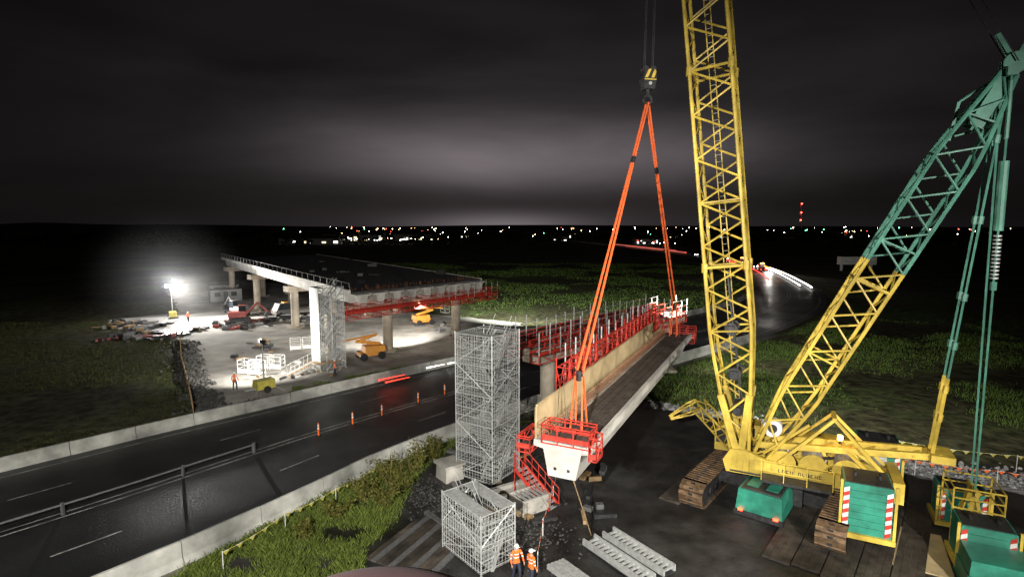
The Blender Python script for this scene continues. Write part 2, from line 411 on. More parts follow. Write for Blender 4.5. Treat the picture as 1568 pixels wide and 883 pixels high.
# near-side pier row
nb=empty('bridge_pier_crosshead')
cu2=V((.667,.745));n2=V((-.745,.667))
b=MB([CONCP])
P0=V((2.95,45.2))
for k in (0,7.5,15,21): 
    r_=P0+cu2*k;pier(b,r_.x,r_.y,5.2,.62)
crosshead(b,P0-cu2*2.2,P0+cu2*24,5.15,6.2,1.7)
b.build('piers',nb)
b=MB([RED,GALV,PLANK,NET])
pA=P0-cu2*3.0-n2*1.5;pB=P0+cu2*23-n2*1.5
red_platform(b,pA,pB,6.1,.9,1,1.1,.7)
red_platform(b,pA+n2*2.6,pB+n2*2.6,6.1,1.,1,1.1,.7)
for base in (pA,pA+n2*3.6):
    for k in range(20):
        r_=base+(pB-pA)*(k/19);b.tube((r_.x,r_.y,6),(r_.x,r_.y,8.0+U(-.2,.6)),.05,5,1)
    for z in (7.3,7.9): b.tube((base.x,base.y,z),(base.x+(pB-pA).x,base.y+(pB-pA).y,z),.022,4,1)
for k in range(19):
    r0=pA+n2*3.64+(pB-pA)*(k/19);r1=pA+n2*3.64+(pB-pA)*((k+1)/19)
    if k%5!=3: b.add([(r0.x,r0.y,6.2),(r1.x,r1.y,6.2),(r1.x,r1.y,7.25),(r0.x,r0.y,7.25)],[[0,1,2,3]],3)
b.build('hanging_scaffold',nb)
b=MB([DECK,NET])
for k in range(0,24,2):
    r_=P0+cu2*(k-.5);b.frame((r_.x,r_.y,0),cu2);b.box(-.35,.35,-.35,.35,6.2,6.5,0);
b.build('bearing_plinths',nb)
# ------------------------------------------------------------ lifted girder unit
gd=empty('bridge_girder_segment')
G0=V((2.1,22.6,0));G1=V((13.9,46.6,0));gx=(G1-G0).normalized();GL=(G1-G0).length
def gf(b): return b.frame((2.1,22.6,5.4),(gx.x,gx.y))
b=gf(MB([CONCW,CONC,DK]))
prof=[(-.62,0),(.62,0),(.85,1.15),(1.3,1.22),(1.3,1.5),(-1.3,1.5),(-1.3,1.22),(-.85,1.15)]
n=len(prof);vs=[(0,p[0],p[1]) for p in prof]+[(GL,p[0],p[1]) for p in prof]
b.add(vs,[list(range(n))[::-1],list(range(n,2*n))]+[[k,(k+1)%n,(k+1)%n+n,k+n] for k in range(n)])
b.box(.0,GL,-1.32,-1.1,1.502,1.6,0)
for y in (-.3,.3): b.box(-.02,-.005,y-.06,y+.06,.3,.42,2)
b.build('super_tee_girder',gd)
b=gf(MB([PLANK,RUST,DK,RUST]))
y=-1.05
while y<.55:
    x=1.15
    while x<GL-.3:
        l=min(U(3.2,4),GL-.1-x);b.box(x,x+l,y,y+.36,1.51,1.555+U(0,.012),0);x+=l+.03
    y+=.41
for k in range(int(GL/.3)):
    x=.2+k*.3
    b.tube((x,.7,1.5),(x,.7,1.86),.018,3,1);b.tube((x,.95,1.5),(x,.95,1.9),.018,3,1);b.tube((x,.7,1.86),(x,.95,1.9),.018,3,1)
for z,y in ((1.7,.72),(1.84,.82)): b.tube((0,y,z),(GL,y,z),.018,3,1)
b.build('deck_planking',gd)
b=gf(MB([PLY,TIMB,WHT]))
x=.1
while x<GL-3.6:
    l=2.4 if x+2.4<GL-3 else GL-3.5-x
    if l<.3: break
    h_=2.9+U(-.03,.03)
    b.box(x,x+l-.02,1.22,1.25,1.4,h_,0)
    for xx in (x+.1,x+l/2,x+l-.12): b.box(xx-.04,xx+.04,1.25,1.33,1.2,2.85,1)
    x+=l
b.box(.1,GL-3.5,1.16,1.26,2.935,2.98,0)
b.box(GL-3.4,GL-.2,1.22,1.25,1.5,2.0,0)
b.build('plywood_formwork',gd)
b=gf(MB([RED,GALV,PLANK,WHT]))
yo=1.4;yw=2.1;xs0=4.6
b.box(xs0,GL,yo,yw,1.35,1.4,2)
n=20
for i in range(n+1):
    x=xs0+(GL-xs0-.1)*i/n
    for y in (yo,yw):
        b.tube((x,y,1.0),(x,y,4.0 if y==yo or i%2==0 else 2.9),.04,4,0)
    b.tube((x,yo,1.3),(x,yw,1.3),.035,4,0);b.tube((x,yo,3.5),(x,yw,3.5),.03,4,0)
    b.tube((x,.9,.6),(x,yw,1.2),.035,4,0)
    if i<n:
        x2=xs0+(GL-xs0-.1)*(i+1)/n
        for y in (yo,yw): b.tube((x,y,1.4 if i%2 else 3.4),(x2,y,3.4 if i%2 else 1.4),.045,4,0)
        b.tube((x,y,3.4 if i%2 else 1.4),(x2,y,1.4 if i%2 else 3.4),.03,4,0)
        b.tube((x,yo,3.5),(x2,yw,3.5),.03,4,0)
for y in (yo,yw):
    for z in (1.4,1.95,2.5,2.95,3.45,4.0 if y==yo else 3.46): b.tube((xs0,y,z),(GL,y,z),.045,4,0)
for i in range(13):
    x=6+i*1.6;b.tube((x,yw+.05,1.4),(x,yw+.05,4.1+U(0,.6)),.04,5,1)
def cage(x0,x1,y0,y1,z0,z1,zf):
    b.box(x0,x1,y0,y1,zf,zf+.05,2)
    ny=max(1,round((y1-y0)/.75));nx=max(1,round((x1-x0)/.9))
    for x in (x0,x1):
        for k in range(ny+1): y=y0+(y1-y0)*k/ny;b.tube((x,y,z0),(x,y,z1),.03,4,0)
        for z in (z0,zf,zf+.5,z1): b.tube((x,y0,z),(x,y1,z),.03,4,0)
        b.box(x-.012,x+.012,y0,y1,zf+.05,zf+.2,0)
    for y in (y0,y1):
        for z in (z0,zf,zf+.5,z1): b.tube((x0,y,z),(x1,y,z),.03,4,0)
        for k in range(nx+1): x=x0+(x1-x0)*k/nx;b.tube((x,y,z0),(x,y,z1),.03,4,0)
        b.tube((x0,y,z0),(x1,y,z1),.025,4,0)
cage(-.1,.85,-1.25,.9,1.45,2.25,1.62)
cage(-.3,.5,-1.6,-1.28,1.1,2.05,1.2)
cage(-.2,1.4,1.4,2.0,.9,1.5,1.1)
cage(GL,GL+1.0,-1.5,1.9,.8,2.1,1.2)
b.build('access_scaffold',gd)
LP0=V((2.1,22.6,0))+gx*2.1;LP1=V((2.1,22.6,0))+gx*(GL-1.1)
b=MB([ORG,DK,YEL])
for Pn in (LP0,LP1):
    sy=V((-gx.y,gx.x,0))
    z=9.3
    t0=Pn+V((0,0,z))
    for s in (-.55,.55):
        for s2 in (-.12,.12):
            b.beam(t0+gx*s2*.6+sy*s*.3,Pn+sy*s*.5+gx*s2*3+V((0,0,6.9)),.07,.05,0)
        b.beam(Pn+sy*s-gx*.5+V((0,0,6.98)),Pn+sy*s+gx*.5+V((0,0,6.98)),.2,.16,1)
    b.tube(t0-V((0,0,.2)),t0+V((0,0,.25)),.16,8,1,cap=True)
b.build('lifting_chains',gd)
# ------------------------------------------------------------ crane
cr_=empty('crawler_crane')
Fd=V((-.89,.45,0)).normalized();Bk=-Fd;S=V((.45,.89,0)).normalized()
F=V((13.6,31.8,2.8));Tp=V((8.35,34.4,55));Cc=F+Bk*1.8;Cc.z=0
def lattice(b,p,q,side,wS,wD,pan,rc,rl,taper0=0,taper1=0,w0=.5,w1=.5,m0=0,split=None,m1=1):
    p=V(p);q=V(q);d=(q-p);L_=d.length;d.normalize();s=(V(side)-d*V(side).dot(d)).normalized();u=d.cross(s)
    n=max(2,int(L_/pan));sec=[]
    for i in range(n+1):
        t=L_*i/n
        kS=kD=1
        if taper0 and t<taper0: k=t/taper0;kD=w0*.5+(1-w0*.5)*k;kS=w0+(1-w0)*k
        if taper1 and t>L_-taper1: k=(L_-t)/taper1;kD=w1+(1-w1)*k;kS=w1+(1-w1)*k
        c=p+d*t
        sec.append([c+s*(a*wS/2*kS)+u*(e*wD/2*kD) for a,e in ((-1,-1),(1,-1),(1,1),(-1,1))])
    for i in range(n):
        mi=m0 if (split is None or i/n<split) else m1
        for j in range(4):
            A=sec[i][j];B_=sec[i+1][j];A2=sec[i][(j+1)%4];B2=sec[i+1][(j+1)%4]
            b.tube(A,B_,rc,6,mi)
            if i%2==0: b.tube(A,B2,rl,5,mi)
            else: b.tube(A2,B_,rl,5,mi)
            if i%6==0: b.tube(A,A2,rl,5,mi)
    return sec
b=MB([YEL,GRNL,DK,GALV])
sec=lattice(b,F,Tp,S,2.45,2.2,1.2,.105,.058,taper0=7,w0=.8)
for i in range(0,len(sec),9):
    for c in sec[i]: b.tube(c-V((0,0,.25)),c+V((0,0,.25)),.17,8,0,cap=True)
    if i:
        for j in range(4): b.tube(sec[i][j],sec[i][(j+1)%4],.08,6,0)
for i in range(len(sec)-1):
    A=(sec[i][1]+sec[i][2])/2;B_=(sec[i+1][1]+sec[i+1][2])/2
    b.tube(A+S*.02,B_+S*.02,.035,4,0)
    a2=A*.7+sec[i][2]*.3;b2=B_*.7+sec[i+1][2]*.3;b.tube(a2,b2,.035,4,0)
    for k in range(3): t=k/3;b.tube(A.lerp(B_,t),a2.lerp(b2,t),.02,3,3)
for s in (-1,1):
    b.beam(F+S*s*1.05+V((0,0,-.3)),sec[3][1 if s>0 else 0],.32,.36,0)
    b.beam(F+S*s*1.05+V((0,0,-.3)),sec[3][2 if s>0 else 3],.32,.36,0)
    b.tube(F+S*(s*1.05-.3),F+S*(s*1.05+.3),.35,12,0,cap=True)
b.build('main_boom',cr_)
b=MB([YEL,DK,GALV,WHT])
for t in (.05,.09,.14):
    c=F.lerp(Tp,t);b.beam(c-S*.9,c+S*.9,.4,.4,1);b.tube(c-S*.6,c+S*.6,.3,12,1,cap=True)
    for q in (-.6,.6): b.tube(c+S*(q-.03),c+S*(q+.03),.36,14,1,cap=True)
for s in (-.5,-.2,.3): b.tube(F+S*s+Bk*.3,F.lerp(Tp,.2)+S*s,.03,4,1)
b.build('boom_winches',cr_)
Mh=V((23.1,27.0,23.0));M0=F+Bk*1.0+V((0,0,.1))
b=MB([YEL,GRNL,DK,ORG])
ms=lattice(b,M0,Mh,S,2.3,1.7,1.1,.1,.055,taper0=4,w0=.8,taper1=4,w1=.35,split=.52)
u=(Mh-M0).normalized()
for s in (-1,1):
    b.beam(Mh-u*2.6+S*s*.5,Mh+u*.8+S*s*.25,.12,.6,1)
b.beam(Mh-S*.9,Mh+S*.9,.4,.4,1)
for s in (-.35,0,.35): b.tube(Mh+u*.5+S*(s-.06),Mh+u*.5+S*(s+.06),.48,16,1,cap=True)
b.beam(Mh+u*.5,Mh+u*1.2-Bk*1.0+V((0,0,.8)),.2,.25,1);b.beam(Mh+u*.3,Mh+u*1.9+V((0,0,.1)),.25,.25,1)
b.beam(Mh-u*3.2-Bk*.6,Mh-u*1.2-Bk*1.2,.1,.12,1);b.tube(Mh-u*1.2-Bk*1.2,Mh+u*.3,.06,5,1)
i=int(len(ms)*.52)
for j in range(4): b.tube(ms[i][j],ms[i][(j+1)%4],.09,6,0)
for i in range(2,len(ms)-4):
    A=(ms[i][2]+ms[i][3])/2;B_=(ms[i+1][2]+ms[i+1][3])/2;b.tube(A,B_,.04,4,0 if i<len(ms)*.52 else 1)
b.build('derrick_mast',cr_)
b=MB([DK,GRNL,YEL,GALV])
for s in (-.6,.6): b.tube(Mh+u*.5+S*s,Tp+S*s,.035,4,0)
TR=V((23.2,26.8,2.9))
for s in (-1,1):
    A=Mh+S*s*.7;B_=TR+S*s*.35
    b.tube(A,B_,.05,5,1)
    b.tube(A.lerp(B_,.02),A.lerp(B_,.15),.09,6,1)
    if s<0:
        b.tube(A.lerp(B_,.2),A.lerp(B_,.36),.2,10,1,cap=True)
        for k in range(12): b.tube(A.lerp(B_,.37+k*.009),A.lerp(B_,.374+k*.009),.17,10,3,cap=True)
        b.tube(A.lerp(B_,.48),A.lerp(B_,.5),.14,8,1,cap=True)
Be=F+Bk*9.0;Be.z=4.3
for s in (-.35,.35):
    A=Mh+S*s*1.5;B_=Be+S*s
    b.tube(A,A.lerp(B_,.78),.055,5,1);b.tube(A.lerp(B_,.78),B_,.09,5,2)
    for k in (.15,.35,.55,.68,.8,.88): b.tube(A.lerp(B_,k),A.lerp(B_,k+.02),.13,6,1 if k<.75 else 2,cap=True)
HB=V((8.05,34.2,25.2))
for s in (-.28,-.2,.2,.28): b.tube(HB+V((s,0,0)),Tp+V((s,.0,0)),.022,4,0)
b.build('ropes_and_pendants',cr_)
b=MB([DK,YEL,GALV]);b.frame((8.05,34.2,24.0),(1,.2))
b.extr([(-.3,.0),(.3,.0),(.42,.6),(.34,1.15),(-.34,1.15),(-.42,.6)],-.3,.3,0)
for y in (-.33,.31):
    b.extr([(-.34,.62),(-.16,.62),(.06,1.1),(-.12,1.1)],y,y+.02,1);b.extr([(.06,.62),(.24,.62),(.36,.95),(.3,1.1),(.24,1.1)],y,y+.02,1)
    b.extr([(-.36,.5),(.36,.5),(.37,.56),(-.37,.56)],y,y+.02,1)
b.tube((0,-.36,.3),(0,.36,.3),.1,10,2,cap=True)
for x in (-.24,.24): b.tube((x,-.18,1.15),(x,.18,1.15),.2,12,0,cap=True)
b.tube((0,0,0),(0,0,-.3),.12,8,0)
for sg in (-1,1):
    pr=None
    for k in range(10):
        a=math.radians(90+sg*k*22);p=(math.cos(a)*.26,0,-.58+math.sin(a)*.26)
        if pr: b.tube(pr,p,.085,6,0)
        pr=p
b.build('hook_block',cr_)
b=MB([ORG,DK])
HK=V((8.05,34.2,23.25))
for E in (LP0,LP1):
    e=E+V((0,0,9.4));sy=V((.9,-.45,0))
    mid=HK.lerp(e,.26)
    for s in (-.12,.12):
        b.tube(HK+sy*s*.6,mid+sy*s*.5,.06,6,0);b.tube(mid+sy*s*.4,e+sy*s*1.2,.065,6,0)
    b.tube(HK.lerp(e,.25),HK.lerp(e,.275),.13,8,1,cap=True)
b.build('lifting_slings')
D=V((.63,.77,0)).normalized();Nn=V((D.y,-D.x,0))
def crawler(name,c,L_=9.4,wd=1.35,h=1.35):
    b=MB([TRK,DK,YEL]);b.frame((c.x,c.y,.04),(D.x,D.y));r=h/2
    per=[]
    st=.3;x=-L_/2+r
    while x<L_/2-r: per.append((x,h,0));x+=st
    k=int(math.pi*r/st)
    for i in range(k+1): a=math.pi/2-math.pi*i/k;per.append((L_/2-r+math.cos(a)*r,r+math.sin(a)*r,a-math.pi/2))
    x=L_/2-r
    while x>-L_/2+r: per.append((x,0,math.pi));x-=st
    for i in range(k+1): a=-math.pi/2-math.pi*i/k;per.append((-L_/2+r+math.cos(a)*r,r+math.sin(a)*r,a-math.pi/2))
    for x,z,a in per:
        d=V((math.cos(a),0,math.sin(a)))*.135;nn_=V((-math.sin(a),0,math.cos(a)))*.05
        c0=V((x,0,z));vs=[]
        for y in (-wd/2,wd/2):
            for q in (c0-d-nn_,c0+d-nn_,c0+d*.8+nn_,c0-d*.8+nn_): vs.append((q.x,y,q.z))
        b.add(vs,[[0,1,2,3],[7,6,5,4],[0,4,5,1],[1,5,6,2],[2,6,7,3],[3,7,4,0]],0)
        b.box(x-.06,x+.06,-.12,.12,z-.08,z+.08,1)
    b.extr([(-L_/2+r*.7,.3),(L_/2-r*.7,.3),(L_/2-r*.7,h-.3),(L_/2-2*r,h-.12),(-L_/2+2*r,h-.12),(-L_/2+r*.7,h-.3)],-wd/2+.25,wd/2-.25,1)
    for s in (-1,1):
        b.tube((s*(L_/2-r),-wd/2+.15,r),(s*(L_/2-r),wd/2-.15,r),r*.8,16,1,cap=True)
    for i in range(9): x=-L_/2+1.3+i*(L_-2.6)/8;b.tube((x,-wd/2+.2,.35),(x,wd/2-.2,.35),.27,12,1,cap=True)
    b.build(name,cr_)
CC=V((15.3,31.0,0))+D*.8
crawler('crawler_track_a',CC-Nn*3.5);crawler('crawler_track_b',CC+Nn*3.5)
b=MB([DK,GRN,YEL,WHT,EMR]);b.frame((CC.x,CC.y,0),(Nn.x,Nn.y))
b.box(-3.2,3.2,-1.2,-.5,.55,1.25,0);b.box(-3.2,3.2,.5,1.2,.55,1.25,0);b.box(-1.6,1.6,-1.6,1.6,.5,1.5,0)
b.tube((0,0,1.5),(0,0,1.9),1.5,28,0,cap=True)
b.box(-1.2,1.2,-4.1,-1.7,.5,1.75,1,.1,.1);b.box(-1.0,1.0,-3.9,-1.9,1.752,1.82,0,.05,.05)
b.box(-.8,-.2,-3.5,-2.3,1.822,1.86,1);b.box(.2,.8,-3.5,-2.3,1.822,1.86,1)
b.box(-1.25,1.25,-4.2,-4.0,.35,.6,0)
for x in (-.9,.9): b.box(x-.12,x+.12,-4.24,-4.2,.6,.72,4)
b.box(-1.2,1.2,1.7,3.9,.5,1.75,1,.1,.1)
b.build('carbody',cr_)
b=MB([YEL,DK,WHT,GRN,GLASS,GALV,EMA]);b.frame((F.x,F.y,0),(Bk.x,Bk.y))
for s in (-1,1):
    b.extr([(-.7,1.95),(7.6,1.95),(7.8,2.3),(7.6,2.75),(1.5,2.9),(.3,3.35),(-.5,3.3),(-.9,2.6)],s*1.2-.14,s*1.2+.14,0)
    b.box(-.5,7.5,s*1.345-.005,s*1.345+.005,2.0,2.1,1)
    for k in (0,4,5): b.box(.2+k*1.25,.26+k*1.25,s*1.36-.02,s*1.36+.02,2.1,2.75,0)
b.box(-.3,7.5,-1.05,1.05,1.98,2.2,1)
b.box(7.3,7.8,-1.5,1.5,1.9,3.0,0)
for x,r in ((2.2,.5),(3.7,.55),(5.3,.55)):
    b.tube((x,-.95,2.85),(x,.95,2.85),r,18,5,cap=True)
    for y in (-.95,.95): b.tube((x,y-.04,2.85),(x,y+.04,2.85),r+.18,18,0,cap=True)
b.box(2.4,6.4,1.5,2.7,2.0,3.7,0,.05,.05);b.box(6.4,7.4,1.4,2.6,2.0,3.4,5,.05,.05)
for k in range(7): b.box(2.7+k*.5,3.0+k*.5,1.49,1.5,2.3,3.4,1)
b.box(1.2,4.6,-2.45,-1.45,2.15,2.28,1)
for x in (1.2,2.3,3.4,4.6): b.tube((x,-2.42,2.28),(x,-2.42,3.35),.025,4,0)
for z in (2.8,3.35): b.tube((1.2,-2.42,z),(4.6,-2.42,z),.025,4,0)
# row of small black lettering strokes on the side plate
for k in range(11):
    if k==4: continue
    xx=2.0+k*.2
    b.box(xx,xx+.035,-1.362,-1.342,2.42,2.6,1)
    if k%3: b.box(xx+.036,xx+.12,-1.362,-1.342,2.565,2.6,1)
    if k%2: b.box(xx+.1,xx+.135,-1.362,-1.342,2.42,2.564,1)
    else: b.box(xx+.036,xx+.11,-1.362,-1.342,2.42,2.455,1)
b.extr([(-1.7,2.0),(.9,2.0),(.9,3.9),(-.9,3.9),(-1.7,3.2)],1.6,2.9,0)
b.extr([(-1.62,2.5),(.6,2.5),(.6,3.7),(-.85,3.7),(-1.62,3.15)],1.57,1.6,4);b.add([(-1.72,1.7,2.3),(-1.72,2.8,2.3),(-1.72,2.8,3.15),(-1.72,1.7,3.15)],[[0,1,2,3]],4)
for s in (-1,1):
    b.beam((.8,s*.7,3.6),(9.4,s*.45,4.35),.22,.34,0)
    b.beam((2.0,s*1.1,2.9),(4.6,s*.6,5.6),.14,.16,0);b.beam((7.2,s*1.1,2.9),(4.6,s*.6,5.6),.14,.16,0)
    b.beam((6.8,s*1.1,2.7),(5.2,s*.6,4.0),.14,.16,0)
for k in range(9): x=1.2+k*1.0;b.beam((x,-.65,3.65+k*.083),(x+.5,.65,3.7+k*.083),.1,.1,0)
b.box(8.9,9.9,-.8,.8,4.1,4.5,0)
b.beam((4.6,-.7,5.6),(4.6,.7,5.6),.2,.2,0)
b.beam((1.2,-.9,3.2),(3.4,-.9,5.2),.12,.14,0)
b.tube((1.6,-.3,4.5),(1.6,.3,4.5),.5,20,2,cap=True);b.tube((1.6,-.34,4.5),(1.6,.34,4.5),.25,12,1,cap=True)
b.tube((4.9,-.7,4.35),(4.9,-.7,4.55),.06,8,1,cap=True);b.tube((4.9,-.7,4.55),(4.9,-.7,4.8),.13,10,6,cap=True)
for k in range(60):
    x=U(0,6.6);y=U(-1,1);z=U(2.2,3.4);b.tube((x,y,z),(x+U(-.8,.8),y+U(-.4,.4),z+U(-.3,.6)),U(.02,.06),5,random.choice([0,1,5,1]))
b.build('superstructure',cr_)
def cweight(name,c,lx,ly,z0,nslab,hs):
    b=MB([GRN,WHT,RED,YEL,DK]);b.frame((c.x,c.y,0),(Bk.x,Bk.y));z=z0
    b.box(-lx/2-.15,lx/2+.15,-ly/2-.15,ly/2+.15,z-.25,z-.005,3)
    for i in range(nslab):
        b.box(-lx/2,lx/2,-ly/2,ly/2,z,z+hs-.03,0,.03,.03)
        b.box(-lx/2+.1,lx/2-.1,-ly/2+.1,ly/2-.1,z+hs-.03,z+hs,4)
        z+=hs
    H_=nslab*hs
    for sy in (-1,1):
      for xx in (-lx/2+.02,lx/2-.3):
        nk=int(H_/.22)-1
        for k in range(nk):
            y=sy*(ly/2+.012);zz=z0+k*.22
            b.add([(xx,y,zz),(xx+.24,y,zz+.12),(xx+.24,y,zz+.34),(xx,y,zz+.22)],[[0,1,2,3]],1 if k%2 else 2)
    for sx in (-.5,.5): 
        b.tube((sx*lx*.5,-.1,z),(sx*lx*.5,-.1,z+.2),.07,6,4);b.tube((sx*lx*.5,.25,z),(sx*lx*.5,.25,z+.2),.07,6,4);b.tube((sx*lx*.5,-.1,z+.2),(sx*lx*.5,.25,z+.2),.07,6,4)
    for s in (-1,1): b.beam((s*(lx/2+.08),-ly/2,z0),(s*(lx/2+.08),-ly/2,z+.1),.1,.12,3)
    b.build(name,cr_)
c1=F+Bk*6.0-S*2.75;c2=F+Bk*7.0+S*2.6
cweight('counterweight_near',V((c1.x,c1.y,0)),2.1,2.1,1.05,7,.36)
cweight('counterweight_far',V((c2.x,c2.y,0)),2.1,2.1,1.4,7,.36)
TRc=V((23.2,26.8,0))
for s,nm in ((-1,'ballast_stack_near'),(1,'ballast_stack_far')):
    c=TRc+S*s*2.1;cweight(nm,c,2.1,1.8,.4,5,.36)
b=MB([YEL,DK]);b.frame((TRc.x,TRc.y,0),(S.x,S.y))
b.box(-3.1,3.1,-.35,.35,.1,.42,0)
for s in (-1,1):
    b.beam((s*1.1,-.3,.4),(s*.35,0,2.9),.16,.16,0);b.beam((s*1.1,.4,.4),(s*.35,0,2.9),.16,.16,0)
    b.tube((s*1.1,-1,.4),(s*1.1,-1,3.2),.04,5,0);b.tube((s*1.1,1,.4),(s*1.1,1,3.2),.04,5,0)
    for z in (2.2,2.7,3.2): b.tube((s*1.1,-1,z),(s*1.1,1,z),.04,5,0)
b.beam((-.8,0,2.9),(.8,0,2.9),.2,.25,0)
for z in (2.2,2.7,3.2): b.tube((-1.1,-1,z),(1.1,-1,z),.04,5,0);b.tube((-1.1,1,z),(1.1,1,z),.04,5,0)
b.build('ballast_tray',cr_)
b=MB([YEL,DK])
lattice(b,F+V((-.2,.2,.2)),V((12.6,36.6,4.0)),(0,0,1),.8,.7,.7,.06,.035)
lattice(b,V((12.6,36.6,4.0)),V((10.7,36.6,3.1)),(0,0,1),.7,.5,.6,.05,.03,taper1=1.5,w1=.3)
b.build('auxiliary_strut',cr_)
b=MB([GRN,WHT,RED,DK]);b.frame((21.6,23.2,.02),(Bk.x,Bk.y))
b.box(-1.4,1.5,-1.2,1.0,0,.8,0,.05,.05);b.box(-1.3,1.4,-1.1,.9,.82,1.5,0,.05,.05)
for k in range(6): b.add([(1.52,-1+k*.3,.1),(1.52,-.7+k*.3,.1),(1.47,-.7+k*.3+.1,.75),(1.47,-1+k*.3+.1,.75)],[[0,1,2,3]],1+k%2)
b.build('counterweight_block')
# ------------------------------------------------------------ timber mats
def mats(name,c,ang,nx,lx,ly):
    b=MB([MATT,DK]);b.frame((c[0],c[1],.02),ang=ang)
    for i in range(nx):
        x0=i*(lx+.06);k=4;s_=U(-.25,.25)
        for j in range(k):
            b.box(x0+j*lx/k+.004,x0+(j+1)*lx/k-.004,s_+U(-.03,.03),ly+s_+U(-.03,.03),0,.1+U(0,.012),0)
    b.build(name)
aD=math.atan2(D.y,D.x)
mats('timber_crane_mat',(8.8,31.5),aD-math.pi/2,2,1.2,9.5)
mats('timber_crane_mat',(12.2,25.6),aD-math.pi/2,5,1.2,10.5)
b=MB([PLY]);b.frame((18.9,24.4,.02),(.5,.86));b.box(0,4.2,0,1.2,0,.06);b.box(0,4.2,-1.4,-.15,0,.05);b.build('plywood_sheets')
b=MB([GALV,DK])
for o in ((6.5,23.6),(7.6,24.3)):
    b.frame((o[0],o[1],.02),(-.55,.8));
    for y in (0,.75): b.box(0,4.0,y,y+.1,.1,.42,0)
    for k in range(14): b.box(.1+k*.28,.2+k*.28,.1,.75,.2,.3,0)
    b.box(0,4,0,.85,.03,.1,1)
b.build('steel_formwork_beams')
b=MB([GALV,DK]);b.frame((3.6,23.6,.02),(-.6,.8))
for k in range(5): b.box(0,1.9,k*.22,k*.22+.16,.05,.2+.02*k,0)
b.box(.2,.35,-.1,1.2,0,.05,1);b.box(1.4,1.55,-.1,1.2,0,.05,1);b.build('steel_section_stack')
b=MB([CONC,DK]);b.frame((-4.1,33.2,.02),(.8,.6));b.box(0,1.3,0,1.3,0,.95,0,.05,.05);b.box(-.1,1.4,-.1,1.4,.951,1.1,0);b.build('concrete_block')
b=MB([CONC,DK,GALV]);b.frame((.6,29.0,.02),(.83,.55))
for y in (0,1.25): b.box(0,1.9,y,y+.12,.1,1.0,0)
for x in (0,1.8): b.box(x,x+.12,.12,1.25,.1,.95,0)
b.box(0,1.9,0,1.37,0,.1,1);b.box(.2,1.7,.2,1.2,.11,.5,1)
for k in range(5): b.box(.3+k*.3,.4+k*.3,.15,1.2,.9,1.0,2)
b.build('skip_bin')
b=MB([CONC,DK,GALV]);b.frame((-.6,30.2,.02),(.83,.55));b.box(0,2.6,-.4,1.5,0,.12,1);b.box(0,2.4,0,.25,.12,.7,0);b.box(0,2.4,1.0,1.25,.12,.7,0);b.build('formwork_tray')
b=MB([RED,GALV]);b.frame((2.7,30.6,.02),(-.75,.66))
for k in range(10): b.box(k*.26,k*.26+.24,0,.9,k*.17,k*.17+.04,1)
for y in (0,.9):
    b.beam((0,y,0),(2.6,y,1.7),.05,.2,0)
    for k in range(6): b.tube((k*.5,y,k*.33),(k*.5,y,k*.33+1.0),.025,4,0)
    for dz in (.5,1.0): b.tube((0,y,dz),(2.6,y,1.7+dz),.025,4,0)
    b.tube((2.6,y,0),(2.6,y,2.7),.03,4,0)
b.build('red_access_stairs')
b=MB([MATT,GALVD]);b.frame((-6.8,25.2,.02),(.45,.9))
for k in range(11): b.box(0,4.6,k*-.34,k*-.34+.3,0,.07+U(0,.02),1 if k%3==1 else 0)
b.build('trackway_panels')
b=MB([DK,GALVD,TIMB])
for k in range(44):
    b.frame((U(-4.5,6.5),U(28.5,38),.02),ang=U(0,3.1));l=U(.2,.9);b.box(-l,l,-U(.05,.25),U(.05,.25),0,U(.05,.3),random.choice([0,1,0,1,2]))
b.build('loose_site_materials')
b=MB([TIMB]);b.tube((2.5,24.3,5.4),(4.1,27.3,.1),.03,5);b.build('tag_line')
def bunting(name,pts,h,m):
    b=MB([m,WHT])
    for i in range(len(pts)-1):
        a=V((*pts[i],0));c=V((*pts[i+1],0));n=max(3,int((c-a).length/.35))
        b.tube(a,a+V((0,0,h+.05)),.025,4,1)
        pr=None
        for k in range(n+1):
            t=k/n;p=a.lerp(c,t)+V((0,0,h-.5*t*(1-t)))
            if pr is not None:
                b.tube(pr,p,.012,3,k%2)
                if k%2: b.add([tuple(p),tuple(pr),tuple((p+pr)/2-V((0,0,.22)))],[[0,1,2]],0)
            pr=p
    b.build(name)
bunting('marker_bunting',[(1.2,24.5),(1.6,27.4),(2.4,31),(3.1,35)],.9,HIV)
bunting('marker_bunting',[(22,36),(26,34.5),(30,33),(35,31.2),(41,29)],1.0,HIV)
bunting('marker_bunting',[(22,39),(27,37.5),(33,35),(41,32)],1.1,HVY)
bunting('marker_bunting',[(-13.5,24.5),(-12,28),(-10.2,30.8),(-8.6,33.6)],.9,HVY)
b=MB([mat('dark_red_paint',(.015,.002,.003),.7)])
vs=[];fs=[];nu,nv=32,12
for j in range(nv+1):
    for i in range(nu+1):
        a=2*math.pi*i/nu;e=math.pi/2*j/nv
        vs.append((-.47+.46*math.cos(a)*math.cos(e),1.85+.3*math.sin(a)*math.cos(e),14.53+.2*math.sin(e)))
for j in range(nv):
    for i in range(nu): k=j*(nu+1)+i;fs.append([k,k+1,k+nu+2,k+nu+1])
b.add(vs,fs);b.build('lift_basket_cover',smooth=True)
